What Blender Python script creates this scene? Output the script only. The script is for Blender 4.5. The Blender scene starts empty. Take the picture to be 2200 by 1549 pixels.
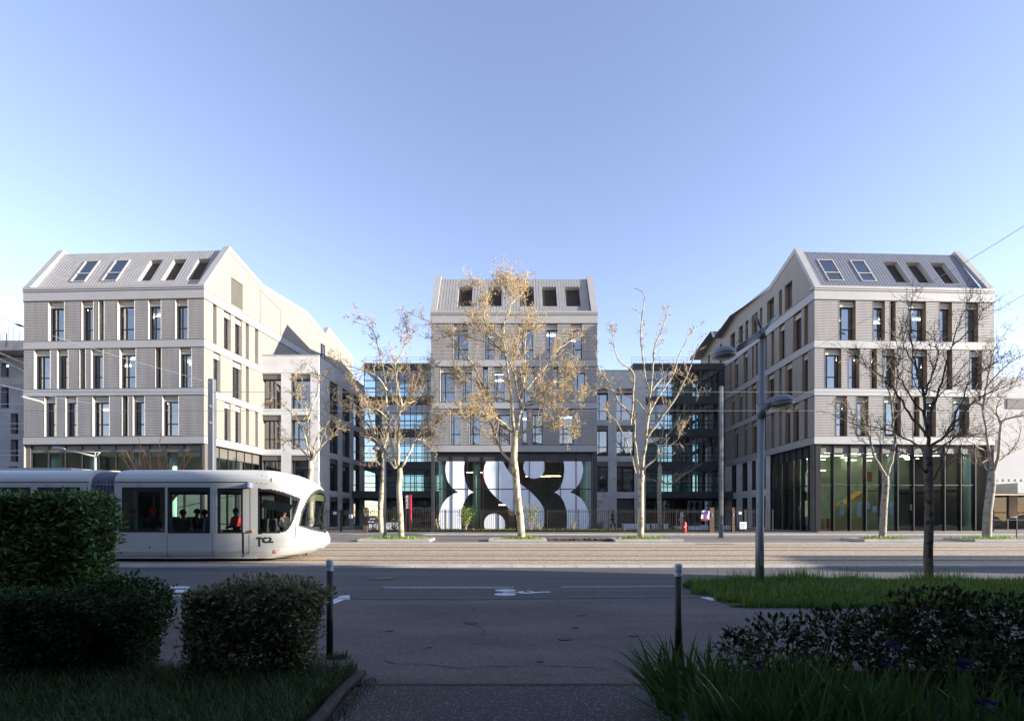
import bpy, math, random
from math import radians as R, sin, cos, pi
from mathutils import Vector, Matrix
import numpy as np
C = bpy.context.scene.collection
sc = bpy.context.scene
random.seed(4); rng = np.random.default_rng(4)

# ---------------- camera, sky, sun, exposure ----------------
FPX = 1100.0; EYE = 1.6; HOR = 1108.0          # focal length in photo pixels, eye height, horizon row
cam = bpy.data.objects.new('camera', bpy.data.cameras.new('camera')); C.objects.link(cam)
cam.location = (0, 0, EYE); cam.rotation_euler = (R(90), 0, 0)
cam.data.sensor_width = 36; cam.data.lens = 36*FPX/2200
cam.data.shift_y = (HOR-774.5)/2200; cam.data.clip_end = 3000; cam.data.clip_start = .05
sc.camera = cam
sc.render.filter_size = 1.1
SUN_EL = 12.0; SUN_AZ = 12.0                    # azimuth: from +X, turned towards the viewer
sun = bpy.data.objects.new('sun', bpy.data.lights.new('sun', 'SUN')); C.objects.link(sun)
sv = Vector((cos(R(SUN_EL))*cos(R(SUN_AZ)), -cos(R(SUN_EL))*sin(R(SUN_AZ)), sin(R(SUN_EL))))
sun.rotation_euler = sv.to_track_quat('Z', 'Y').to_euler(); sun.location = (60, -10, 40)
sun.data.energy = 4.6; sun.data.angle = R(.5); sun.data.color = (1, .92, .81)
world = bpy.data.worlds.new('World'); sc.world = world; world.use_nodes = True
nt = world.node_tree; sky = nt.nodes.new('ShaderNodeTexSky'); sky.sky_type = 'NISHITA'; sky.sun_disc = False
sky.sun_elevation = R(SUN_EL); sky.sun_rotation = R(90+SUN_AZ); sky.air_density = .9; sky.dust_density = .0; sky.ozone_density = 2.5
tint = nt.nodes.new('ShaderNodeMix'); tint.data_type = 'RGBA'; tint.blend_type = 'MULTIPLY'; tint.inputs[0].default_value = 1; tint.inputs[7].default_value = (1.52, 1.09, 1.0, 1)
nt.links.new(sky.outputs[0], tint.inputs[6]); nt.links.new(tint.outputs[2], nt.nodes['Background'].inputs[0]); nt.nodes['Background'].inputs[1].default_value = .135
sc.view_settings.view_transform = 'Standard'; sc.view_settings.look = 'None'
sc.view_settings.exposure = 1.7; sc.view_settings.gamma = 1

# ---------------- materials ----------------
def base(name):
    m = bpy.data.materials.new(name); m.use_nodes = True
    n = m.node_tree; return m, n, n.nodes['Principled BSDF']
def mat(name, col, rough=.7, metal=0, var=.12, scale=3, bump=0, bscale=40, spec=.5, stretch=(1, 1, 1), spots=None, detail=6):
    """plain surface whose colour wanders with noise in its own place; spots=(colour, scale, threshold)"""
    m, n, p = base(name); L = n.links
    geo = n.nodes.new('ShaderNodeNewGeometry'); mp = n.nodes.new('ShaderNodeMapping'); mp.inputs['Scale'].default_value = stretch
    L.new(geo.outputs['Position'], mp.inputs['Vector'])
    nz = n.nodes.new('ShaderNodeTexNoise'); nz.inputs['Scale'].default_value = scale; nz.inputs['Detail'].default_value = detail
    L.new(mp.outputs[0], nz.inputs['Vector'])
    rp = n.nodes.new('ShaderNodeValToRGB'); c = np.array(col)
    rp.color_ramp.elements[0].position = .3; rp.color_ramp.elements[1].position = .7
    rp.color_ramp.elements[0].color = (*np.clip(c*(1-var), 0, 1), 1); rp.color_ramp.elements[1].color = (*np.clip(c*(1+var), 0, 1), 1)
    L.new(nz.outputs['Fac'], rp.inputs[0]); out = rp.outputs[0]
    if spots:
        sc_, ss, th = spots
        s = n.nodes.new('ShaderNodeTexNoise'); s.inputs['Scale'].default_value = ss; s.inputs['Detail'].default_value = 2
        L.new(mp.outputs[0], s.inputs['Vector'])
        r2 = n.nodes.new('ShaderNodeValToRGB'); r2.color_ramp.elements[0].position = th; r2.color_ramp.elements[1].position = min(1, th+.05)
        L.new(s.outputs['Fac'], r2.inputs[0])
        mx = n.nodes.new('ShaderNodeMix'); mx.data_type = 'RGBA'; L.new(r2.outputs[0], mx.inputs[0]); L.new(out, mx.inputs[6]); mx.inputs[7].default_value = (*sc_, 1)
        out = mx.outputs[2]
    L.new(out, p.inputs['Base Color'])
    p.inputs['Roughness'].default_value = rough; p.inputs['Metallic'].default_value = metal; p.inputs['Specular IOR Level'].default_value = spec
    if bump:
        b = n.nodes.new('ShaderNodeTexNoise'); b.inputs['Scale'].default_value = bscale; b.inputs['Detail'].default_value = 5
        L.new(geo.outputs['Position'], b.inputs['Vector']); bn = n.nodes.new('ShaderNodeBump'); bn.inputs['Strength'].default_value = bump; bn.inputs['Distance'].default_value = .02
        L.new(b.outputs['Fac'], bn.inputs['Height']); L.new(bn.outputs[0], p.inputs['Normal'])
    return m
def joints(m, axis, pitch, width, dark):
    """thin dark joints every `pitch` metres along a world axis, mixed over the material's colour"""
    n = m.node_tree; L = n.links; p = n.nodes['Principled BSDF']; src = p.inputs['Base Color'].links[0].from_socket
    g = n.nodes.new('ShaderNodeNewGeometry'); s = n.nodes.new('ShaderNodeSeparateXYZ'); L.new(g.outputs['Position'], s.inputs[0])
    a = n.nodes.new('ShaderNodeMath'); a.operation = 'MULTIPLY'; a.inputs[1].default_value = 1/pitch; L.new(s.outputs[axis], a.inputs[0])
    f = n.nodes.new('ShaderNodeMath'); f.operation = 'FRACT'; L.new(a.outputs[0], f.inputs[0])
    l = n.nodes.new('ShaderNodeMath'); l.operation = 'LESS_THAN'; l.inputs[1].default_value = width/pitch; L.new(f.outputs[0], l.inputs[0])
    x = n.nodes.new('ShaderNodeMix'); x.data_type = 'RGBA'; L.new(l.outputs[0], x.inputs[0]); L.new(src, x.inputs[6]); x.inputs[7].default_value = (*dark, 1)
    L.new(x.outputs[2], p.inputs['Base Color']); return m
def glass(name, tint, ior=1.75, rough=.0, mix=0):
    m = bpy.data.materials.new(name); m.use_nodes = True; n = m.node_tree; L = n.links; n.nodes.remove(n.nodes['Principled BSDF'])
    o = n.nodes['Material Output']; t = n.nodes.new('ShaderNodeBsdfTransparent'); t.inputs[0].default_value = (*tint, 1)
    g = n.nodes.new('ShaderNodeBsdfGlossy'); g.inputs['Roughness'].default_value = rough; g.inputs[0].default_value = (.95, .97, 1, 1)
    f = n.nodes.new('ShaderNodeFresnel'); f.inputs[0].default_value = ior
    geo = n.nodes.new('ShaderNodeNewGeometry'); nz = n.nodes.new('ShaderNodeTexNoise'); nz.inputs['Scale'].default_value = .6; nz.inputs['Detail'].default_value = 1
    L.new(geo.outputs['Position'], nz.inputs['Vector']); b = n.nodes.new('ShaderNodeBump'); b.inputs['Strength'].default_value = .12; b.inputs['Distance'].default_value = .08
    L.new(nz.outputs['Fac'], b.inputs['Height']); L.new(b.outputs[0], g.inputs['Normal'])
    x = n.nodes.new('ShaderNodeMixShader'); L.new(f.outputs[0], x.inputs[0]); L.new(t.outputs[0], x.inputs[1]); L.new(g.outputs[0], x.inputs[2]); L.new(x.outputs[0], o.inputs[0])
    return m
def emis(name, col, s):
    m, n, p = base(name); p.inputs['Base Color'].default_value = (*col, 1); p.inputs['Emission Color'].default_value = (*col, 1); p.inputs['Emission Strength'].default_value = s; return m
def leafmat(name, cols, rough=.5, trans=.25, spec=.5):
    """leaf colour varies from leaf to leaf (random per island)"""
    m, n, p = base(name); L = n.links; g = n.nodes.new('ShaderNodeNewGeometry'); r = n.nodes.new('ShaderNodeValToRGB')
    e = r.color_ramp.elements; e[0].color = (*cols[0], 1); e[1].color = (*cols[-1], 1)
    for i, c in enumerate(cols[1:-1]): k = e.new((i+1)/(len(cols)-1)); k.color = (*c, 1)
    z = n.nodes.new('ShaderNodeTexNoise'); z.inputs['Scale'].default_value = 2.2; z.inputs['Detail'].default_value = 3; L.new(g.outputs['Position'], z.inputs['Vector'])
    a = n.nodes.new('ShaderNodeMath'); a.operation = 'MULTIPLY_ADD'; L.new(z.outputs['Fac'], a.inputs[0]); a.inputs[1].default_value = 1.5; a.inputs[2].default_value = -.75
    c = n.nodes.new('ShaderNodeMath'); c.operation = 'ADD'; c.use_clamp = True; L.new(g.outputs['Random Per Island'], c.inputs[0]); L.new(a.outputs[0], c.inputs[1]); L.new(c.outputs[0], r.inputs[0]); L.new(r.outputs[0], p.inputs['Base Color']); p.inputs['Roughness'].default_value = rough
    p.inputs['Specular IOR Level'].default_value = spec
    if trans:
        t = n.nodes.new('ShaderNodeBsdfTranslucent'); L.new(r.outputs[0], t.inputs[0]); x = n.nodes.new('ShaderNodeMixShader'); x.inputs[0].default_value = trans
        L.new(p.outputs[0], x.inputs[1]); L.new(t.outputs[0], x.inputs[2]); L.new(x.outputs[0], n.nodes['Material Output'].inputs[0])
    return m
M = {}
M['rib'] = mat('ribbed_metal_cladding', (.31, .293, .283), .6, .05, .12, 1.4, stretch=(1.6, 1.6, .22))
M['flatclad'] = joints(mat('flat_metal_cladding', (.225, .205, .178), .6, .05, .08, 1.2, stretch=(1.5, 1.5, .25)), 2, .34, .022, (.19, .172, .15))
M['band'] = joints(mat('band_metal', (.33, .325, .32), .5, .1, .05, .8), 0, 3.4, .015, (.3, .29, .28))
M['roof'] = mat('roof_sheet', (.30, .29, .285), .5, .2, .06, 1.5)
M['roof_grey'] = mat('roof_sheet_grey', (.165, .175, .20), .45, .2, .06, 1.5)
M['coping'] = mat('coping_metal', (.33, .32, .31), .5, .1, .05, 1)
M['reveal'] = mat('reveal_metal', (.45, .41, .36), .55, .1, .05, 1)
M['reveal_shade'] = mat('reveal_metal_shaded', (.22, .17, .12), .55, .2, .1, 1)  # darker brown copy of the reveal metal, shade put into the colour
M['darkframe'] = mat('dark_frame_metal', (.028, .028, .032), .4, .3, .15, 2)
M['darkpanel'] = mat('dark_panel', (.05, .05, .053), .5, .2, .2, .7)
M['brownpanel'] = mat('brown_panel', (.13, .12, .105), .5, .2, .15, .7)
M['louvre'] = mat('louvre_metal', (.06, .052, .045), .6, .2, .15, 2)
M['louvre_light'] = mat('louvre_light', (.17, .16, .135), .6, .1, .1, 2)
M['shutter'] = mat('shutter_box_metal', (.42, .40, .36), .5, .1, .05, 1)
M['concrete'] = joints(mat('pale_concrete', (.55, .54, .525), .85, 0, .10, .9, .15, 20, spots=((.46, .455, .445), 1.4, .60)), 2, 3.47, .02, (.25, .25, .25))
M['glass'] = glass('window_glass', (.36, .42, .47), 3.2)
M['glass_shop'] = glass('shopfront_glass', (.84, .95, .90), 1.6)
M['glass_link'] = glass('link_glass', (.48, .66, .72), 2.3)
M['glass_sky'] = glass('skylight_glass', (.30, .48, .52), 3.4)
M['ceiling'] = mat('room_ceiling', (.45, .46, .44), .9, 0, .05)
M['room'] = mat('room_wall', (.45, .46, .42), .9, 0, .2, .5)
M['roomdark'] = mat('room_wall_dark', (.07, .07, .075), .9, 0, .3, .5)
M['floor'] = mat('room_floor', (.22, .22, .19), .7, 0, .2, .8)
M['blind'] = mat('window_blind', (.6, .6, .58), .9, 0, .05)
M['decal'] = mat('white_film', (.82, .84, .90), .6, 0, .02)
M['concrete_col'] = mat('green_concrete', (.48, .68, .60), .8, 0, .1, 1)
M['lampwhite'] = emis('ceiling_lamp_glow', (1, .93, .8), 10)
M['lampwarm'] = emis('warm_lamp_glow', (1, .62, .33), 5)
M['ledge'] = mat('ledge_shade_line', (.075, .07, .068), .6, .1, .1, 1)  # ledge strips coloured dark to stand for the shade line beneath
M['black'] = mat('black_rubber', (.01, .01, .01), .7)
M['steel'] = mat('galvanised_steel', (.32, .33, .34), .45, .6, .12, 4)

# ---------------- mesh helpers ----------------
class MB:
    def __init__(s): s.v = []; s.f = []; s.n = 0
    def add(s, vs, fs):
        b = s.n; s.v.extend([tuple(map(float, v)) for v in vs]); s.n += len(vs); s.f.extend([tuple(b+i for i in f) for f in fs])
    def quad(s, a, b, c, d): s.add([a, b, c, d], [(0, 1, 2, 3)])
    def hexa(s, p): s.add(p, [(0, 3, 2, 1), (4, 5, 6, 7), (0, 1, 5, 4), (1, 2, 6, 5), (2, 3, 7, 6), (3, 0, 4, 7)])
    def box(s, x0, x1, y0, y1, z0, z1):
        s.hexa([(x0, y0, z0), (x1, y0, z0), (x1, y1, z0), (x0, y1, z0), (x0, y0, z1), (x1, y0, z1), (x1, y1, z1), (x0, y1, z1)])
    def fbox(s, F, u0, u1, v0, v1, d0, d1):
        s.hexa([F(u0, v0, d1), F(u1, v0, d1), F(u1, v0, d0), F(u0, v0, d0), F(u0, v1, d1), F(u1, v1, d1), F(u1, v1, d0), F(u0, v1, d0)])
    def tube(s, pts, rad, n=8, cap=True):
        pts = [Vector(p) for p in pts]; k = len(pts)
        if not hasattr(rad, '__len__'): rad = [rad]*k
        up = None; vs = []
        for i, p in enumerate(pts):
            t = (pts[min(i+1, k-1)]-pts[max(i-1, 0)]); t = t.normalized() if t.length > 1e-9 else Vector((0, 0, 1))
            if up is None: up = Vector((1, 0, 0)) if abs(t.x) < .9 else Vector((0, 1, 0))
            a = (up-t*up.dot(t)).normalized(); up = a; b = t.cross(a)
            for j in range(n):
                w = 2*pi*j/n; vs.append(p+a*(rad[i]*cos(w))+b*(rad[i]*sin(w)))
        fs = [(i*n+j, i*n+(j+1) % n, (i+1)*n+(j+1) % n, (i+1)*n+j) for i in range(k-1) for j in range(n)]
        if cap: fs += [tuple(range(n-1, -1, -1)), tuple((k-1)*n+j for j in range(n))]
        s.add(vs, fs)
    def lathe(s, c, prof, n=20, squash=1.0, rot=None):
        """prof = [(radius, z)]; squash scales local y; rot a Matrix"""
        c = Vector(c); vs = []
        for r, z in prof:
            for j in range(n):
                p = Vector((r*cos(2*pi*j/n), squash*r*sin(2*pi*j/n), z)); vs.append(c+(rot @ p if rot else p))
        k = len(prof)
        fs = [(i*n+j, i*n+(j+1) % n, (i+1)*n+(j+1) % n, (i+1)*n+j) for i in range(k-1) for j in range(n)]
        fs += [tuple(range(n-1, -1, -1)), tuple((k-1)*n+j for j in range(n))]
        s.add(vs, fs)
    def prism(s, poly, fn, d0, d1):
        """poly of (u,v) through fn(u,v,d), thick from d0 to d1"""
        n = len(poly); a = [fn(u, v, d0) for u, v in poly]; b = [fn(u, v, d1) for u, v in poly]
        s.add(a+b, [tuple(range(n))]+[tuple(range(2*n-1, n-1, -1))]+[(i, n+i, n+(i+1) % n, (i+1) % n) for i in range(n)])
    def split(s, key, name, m, parent=None, smooth=False):
        g = {}
        for f in s.f:
            c = sum((Vector(s.v[i]) for i in f), Vector())/len(f); g.setdefault(key(c), []).append(f)
        for k, fs in sorted(g.items()):
            ids = {}; b = MB()
            for f in fs:
                for i in f:
                    if i not in ids: ids[i] = len(b.v); b.v.append(s.v[i])
                b.f.append(tuple(ids[i] for i in f))
            b.n = len(b.v); b.build(name, m, parent, smooth)
    def build(s, name, m, parent=None, smooth=False, weld=False):
        if not s.f: return None
        me = bpy.data.meshes.new(name)
        o = bpy.data.objects.new(name, me); C.objects.link(o)
        vs = np.array(s.v)
        if parent is None:
            lo = vs.min(0); hi = vs.max(0); org = np.array([(lo[0]+hi[0])/2, (lo[1]+hi[1])/2, lo[2]]); o.location = org
        else:
            q = parent; org = np.zeros(3)
            while q is not None: org = org+np.array(q.location); q = q.parent
            o.parent = parent
            lo = vs.min(0); hi = vs.max(0); me_org = np.array([(lo[0]+hi[0])/2, (lo[1]+hi[1])/2, lo[2]])
            o.location = me_org-org; org = me_org
        me.from_pydata([tuple(v) for v in (vs-org)], [], s.f)
        me.materials.append(M[m] if isinstance(m, str) else m)
        if smooth: me.polygons.foreach_set('use_smooth', [True]*len(me.polygons))
        me.update(); return o
def tag(o, label=None, cat=None, group=None, kind=None):
    if label: o['label'] = label
    if cat: o['category'] = cat
    if group: o['group'] = group
    if kind: o['kind'] = kind
    return o
def empty(name, loc, label=None, cat=None, group=None):
    o = bpy.data.objects.new(name, None); C.objects.link(o); o.location = loc; o.empty_display_size = .3
    return tag(o, label, cat, group)
def struct(mb, name, m): return tag(mb.build(name, m), kind='structure')
class Frame:
    def __init__(s, O, U, V=(0, 0, 1), N=None):
        s.O = Vector(O); s.U = Vector(U).normalized(); s.V = Vector(V).normalized()
        s.N = Vector(N).normalized() if N is not None else s.U.cross(s.V).normalized()
    def __call__(s, u, v, d=0): return s.O+s.U*u+s.V*v+s.N*d
def P(px, py, Y): return Vector(((px-1100)/FPX*Y, Y, EYE+(HOR-py)/FPX*Y))     # a point of the place, measured off the photo at depth Y
def gz(Y):
    ks = [(15.9, 0), (16.3, .05), (24.5, .29), (26, .32), (34, .36), (41, .42)]
    if Y <= 15.9: return 0
    for (a, za), (b, zb) in zip(ks, ks[1:]):
        if Y <= b: return za+(zb-za)*(Y-a)/(b-a)
    return .42
def holewall(mb, F, u0, u1, v0, v1, holes, depth=0, rev=None, ztop=None):
    us = sorted({u0, u1, *[h[0] for h in holes], *[h[1] for h in holes]}); vs = sorted({v0, v1, *[h[2] for h in holes], *[h[3] for h in holes]})
    us = [u for u in us if u0 <= u <= u1]; vs = [v for v in vs if v0 <= v <= v1]
    for a, b in zip(us, us[1:]):
        for c, d in zip(vs, vs[1:]):
            cu, cv = (a+b)/2, (c+d)/2
            if any(h[0] < cu < h[1] and h[2] < cv < h[3] for h in holes): continue
            mb.quad(F(a, c), F(b, c), F(b, d), F(a, d))
    if depth:
        for h in holes: reveal(rev or mb, F, *h, depth)
def reveal(mb, F, a, b, c, d, depth):
    D = -depth
    mb.quad(F(a, c, 0), F(a, c, D), F(a, d, D), F(a, d, 0)); mb.quad(F(b, c, D), F(b, c, 0), F(b, d, 0), F(b, d, D))
    mb.quad(F(a, c, 0), F(b, c, 0), F(b, c, D), F(a, c, D)); mb.quad(F(a, d, D), F(b, d, D), F(b, d, 0), F(a, d, 0))
def ribbed(mb, F, u0, u1, v0, v1, pitch=.117, dep=.035):
    n = max(1, round((v1-v0)/pitch)); p = (v1-v0)/n
    for i in range(n):
        a = v0+i*p; b = a+p*.62; c = a+p
        mb.quad(F(u0, a, 0), F(u1, a, 0), F(u1, b, 0), F(u0, b, 0))
        mb.quad(F(u0, b, 0), F(u1, b, 0), F(u1, b+.01, -dep), F(u0, b+.01, -dep))
        mb.quad(F(u0, b+.01, -dep), F(u1, b+.01, -dep), F(u1, c-.005, -dep), F(u0, c-.005, -dep))
        mb.quad(F(u0, c-.005, -dep), F(u1, c-.005, -dep), F(u1, c, 0), F(u0, c, 0))
def window(F, a, b, c, d, depth, parent, shutter=True, blind=None, mull=None, pane='glass', frame='darkframe', name='window'):
    w = b-a; D = -depth; f = MB(); t = .06
    top = d-.42 if shutter else d
    for (p, q, r, s_) in ((a, a+t, c, top), (b-t, b, c, top), (a+t, b-t, c, c+t), (a+t, b-t, top-t, top)): f.fbox(F, p, q, r, s_, D-.02, D+.05)
    if w > .62:
        tv = c+(top-c)*.36; f.fbox(F, a+t, b-t, tv-.035, tv+.035, D-.015, D+.04)
        mu = a+w*(.28 if mull is None else mull); f.fbox(F, mu-.04, mu+.04, c+t, top-t, D-.01, D+.045)
    o = f.build(name, frame, parent)
    p = MB(); p.quad(F(a+t, c+t, D), F(b-t, c+t, D), F(b-t, top-t, D), F(a+t, top-t, D)); p.build('pane', pane, o)
    if shutter:
        s = MB(); s.fbox(F, a, b, d-.20, d, D+.02, D+.16); s.fbox(F, a, b, d-.42, d-.25, D+.02, D+.20)
        s.fbox(F, a, b, d-.25, d-.20, D+.02, D+.10); s.build('shutter_box', 'shutter', o)
    if blind:
        q = MB(); q.fbox(F, a+t, b-t, top-(top-c)*blind, top-t, D-.10, D-.085); q.build('blind', 'blind', o)
    return o
# ---------------- ground, road, tramway ----------------
def strip(name, m, x0, x1, ys, z=None, dz=0):
    mb = MB(); nx = 8
    for i in range(nx):
        a = x0+(x1-x0)*i/nx; b = x0+(x1-x0)*(i+1)/nx
        for y0, y1 in zip(ys, ys[1:]):
            za = (gz(y0) if z is None else z)+dz; zb = (gz(y1) if z is None else z)+dz
            mb.quad((a, y0, za), (b, y0, za), (b, y1, zb), (a, y1, zb))
    return struct(mb, name, m)
def aggregate(name, dark, mid, light, scale, rough=.9, bump=.5, patch=.15, st=(.5, 1.3, 1)):
    """stones in a binder: voronoi chips over large soft patches"""
    m, n, p = base(name); L = n.links; g = n.nodes.new('ShaderNodeNewGeometry')
    v = n.nodes.new('ShaderNodeTexVoronoi'); v.inputs['Scale'].default_value = scale; L.new(g.outputs['Position'], v.inputs['Vector'])
    s = n.nodes.new('ShaderNodeSeparateColor'); L.new(v.outputs['Color'], s.inputs[0])
    r = n.nodes.new('ShaderNodeValToRGB'); e = r.color_ramp.elements
    e[0].position = 0; e[0].color = (*dark, 1); e[1].position = 1; e[1].color = (*light, 1); k = e.new(.6); k.color = (*mid, 1); k = e.new(.9); k.color = (*(np.array(mid)*1.15), 1)
    L.new(s.outputs[0], r.inputs[0])
    z = n.nodes.new('ShaderNodeTexNoise'); z.inputs['Scale'].default_value = .5; z.inputs['Detail'].default_value = 8; z.inputs['Roughness'].default_value = .62
    mp = n.nodes.new('ShaderNodeMapping'); mp.inputs['Scale'].default_value = st; L.new(g.outputs['Position'], mp.inputs[0]); L.new(mp.outputs[0], z.inputs['Vector'])
    r2 = n.nodes.new('ShaderNodeMapRange'); r2.inputs[1].default_value = .3; r2.inputs[2].default_value = .7; r2.inputs[3].default_value = 1-patch; r2.inputs[4].default_value = 1+patch
    L.new(z.outputs['Fac'], r2.inputs[0]); x = n.nodes.new('ShaderNodeVectorMath'); x.operation = 'SCALE'; L.new(r.outputs[0], x.inputs[0]); L.new(r2.outputs[0], x.inputs['Scale'])
    L.new(x.outputs[0], p.inputs['Base Color']); p.inputs['Roughness'].default_value = rough
    b = n.nodes.new('ShaderNodeBump'); b.inputs['Strength'].default_value = bump; b.inputs['Distance'].default_value = .008; L.new(v.outputs['Distance'], b.inputs['Height']); L.new(b.outputs[0], p.inputs['Normal'])
    return m
M['asphalt'] = aggregate('road_asphalt', (.064, .063, .065), (.088, .086, .086), (.15, .148, .146), 90, .85, .35, .30, (.10, 2.2, 1))
M['asphalt2'] = aggregate('pavement_asphalt', (.078, .069, .065), (.112, .098, .090), (.22, .20, .18), 75, .85, .4, .42)
M['pathagg'] = aggregate('path_aggregate', (.035, .034, .033), (.06, .057, .055), (.30, .29, .27), 95, .8, .7, .25)
M['tramagg'] = aggregate('tramway_concrete', (.22, .165, .115), (.39, .305, .215), (.60, .52, .40), 26, .9, .8, .16, (.12, 2, 1))
M['farpave'] = aggregate('far_pavement_asphalt', (.12, .10, .09), (.17, .145, .13), (.26, .23, .20), 30, .9, .3, .22)
M['kerb'] = mat('kerb_stone', (.45, .42, .38), .85, 0, .15, 1.5, .2, 30)
M['soil'] = mat('bare_soil', (.10, .07, .05), .95, 0, .4, 4, 1, 12)
M['paint'] = mat('road_paint', (.62, .63, .64), .7, 0, .18, 9, spots=((.32, .32, .33), 26, .60))
M['paint_worn'] = mat('worn_road_paint', (.26, .27, .28), .8, 0, .25, 9, spots=((.10, .10, .105), 22, .52))
M['paint_faint'] = mat('faint_edge_paint', (.13, .13, .135), .8, 0, .25, 6, spots=((.08, .08, .082), 9, .5))
M['rail'] = mat('rail_steel', (.12, .09, .07), .45, .7, .2, 6)
M['lawn'] = mat('lawn_ground', (.035, .055, .015), .95, 0, .35, 5, 1, 30)
M['brickred'] = mat('red_edging', (.10, .05, .04), .85, 0, .3, 8)
g = MB(); g.box(-500, 500, -500, 900, -1.2, -.02); struct(g, 'ground', 'farpave')
strip('road', 'asphalt', -70, 90, [9.72, 12, 15.9], 0, .0)
strip('pavement', 'asphalt2', -40, 60, [4.86, 7, 9.72], 0, .004)
strip('footpath', 'pathagg', -1.42, 1.35, [-9, 0, 4.84], 0, .002)
strip('tramway', 'tramagg', -70, 90, [16.34, 17, 18, 19, 20, 21, 22, 23, 24, 24.5])
strip('track_side_lane', 'farpave', -70, 90, [24.5, 26, 30, 34, 37.9])
strip('forecourt', 'farpave', -70, 90, [37.9, 41, 50, 62, 75])
k = MB()
x = -70
while x < 90:
    k.hexa([(x+.006, 15.9, -.02), (x+.994, 15.9, -.02), (x+.994, 16.33, -.02), (x+.006, 16.33, -.02), (x+.006, 15.93, .055), (x+.994, 15.93, .055), (x+.994, 16.33, .058), (x+.006, 16.33, .058)]); x += 1
struct(k, 'kerb', 'kerb')
k = MB(); k.box(-70, 90, 24.5, 24.72, .2, .325); k.box(-70, 90, 33.2, 33.4, .3, .44); struct(k, 'kerb', 'kerb')
strip('lane_edge_strip', 'asphalt', -70, 90, [24.72, 25.5], None, .006)
m = MB(); m.box(-1.45, 1.6, 4.84, 4.89, -.02, .007); struct(m, 'path_edging', 'brickred')
t = MB()
for Yr in (17.45, 18.89, 20.95, 22.39):
    z = gz(Yr); t.box(-70, 90, Yr-.065, Yr-.005, z-.05, z+.012); t.box(-70, 90, Yr+.02, Yr+.055, z-.05, z+.008)
struct(t, 'tram_rails', 'rail')
t = MB(); z = gz(24.2)
t.box(8.6, 10.4, 24.0, 24.25, z-.05, z+.006); struct(t, 'track_drain', 'rail')
# painted markings, 4 mm sheets on the road
def mark(polys, label, name='road_marking', cat='road marking', group=None, m='paint'):
    b = MB()
    for poly in polys: b.prism([(P(x, y, 1).x, 0) if 0 else (x, y) for x, y in poly], lambda u, v, d: (u, v, d), .0085, .0045)
    o = b.build(name, m); tag(o, label, cat, group); return o
def gp(px, py):            # ground point seen at a photo pixel
    Y = EYE*FPX/(py-HOR); return ((px-1100)/FPX*Y, Y)
mark([[(-2.92, 11.38), (-2.72, 11.22), (.04, 11.22), (.04, 11.58), (-2.9, 11.58)]], 'long white dash on the road left of the bicycle symbol', m='paint_worn')
mark([[(1.1, 11.38), (1.1, 11.6), (4.6, 11.72), (4.6, 11.5)]], 'white dash on the road behind the right bollard', m='paint_worn')
mark([[(-5.9, 11.4), (-5.9, 11.6), (-3.95, 11.6), (-4.1, 11.4)]], 'short white dash on the road behind the left bollard', m='paint_worn')
mark([[(-4.6, 9.98), (-4.6, 9.93), (-.5, 9.74), (-.5, 9.79)], [(-.5, 9.82), (-.5, 9.88), (4.4, 10.25), (4.4, 10.1)]], 'thin pale edge line along the near side of the road', m='paint_faint')
A = [gp(x, y) for x, y in ((713, 1290), (732, 1280), (751, 1279), (752, 1288), (740, 1288), (716, 1298))]
mark([A], 'bent white marking beside the left bollard')
B = [gp(x, y) for x, y in ((1500, 1282), (1520, 1282), (1545, 1290), (1528, 1290))]
mark([B], 'white corner marking at the tip of the grass bank')
ps = []
for (a, b, c, d) in ((366, 408, 1260, 1264), (378, 402, 1267, 1273), (370, 400, 1279, 1281)):
    p0 = gp(a, c); p1 = gp(b, c); p2 = gp(b-2, d); p3 = gp(a-3, d); ps.append([p3, p2, p1, p0])
mark(ps, 'white ladder marking on the road seen between the hedges')
# bicycle symbol
bs = []
def ell(cx, cy, rx, ry, n=24): return [gp(cx+rx*cos(2*pi*i/n), cy+ry*sin(2*pi*i/n)) for i in range(n)]
def ring(cx, cy, rx, ry):
    n = 26; o = ell(cx, cy, rx, ry, n); i_ = ell(cx, cy, rx*.86, ry*.55, n); return [[o[k], o[(k+1) % n], i_[(k+1) % n], i_[k]] for k in range(n)]
bs.append(ell(1086, 1268.6, 22.5, 2.6)); bs.append(ell(1085, 1277, 23.5, 3.0))
bs.append([gp(x, y) for x, y in ((1080, 1272.4), (1080, 1273.4), (1110, 1273.6), (1127, 1275.4), (1150, 1274.2), (1168, 1273), (1180, 1272.6), (1184, 1271.7), (1180, 1270.9), (1166, 1271.2), (1150, 1272), (1133, 1268.5), (1131, 1268.9), (1146, 1272.2), (1128, 1273), (1126, 1270.6), (1113, 1270.4), (1112, 1271.2), (1122, 1271.6), (1110, 1272.4))])
mark(bs, 'white bicycle symbol painted on the road', 'bicycle_marking')
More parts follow.
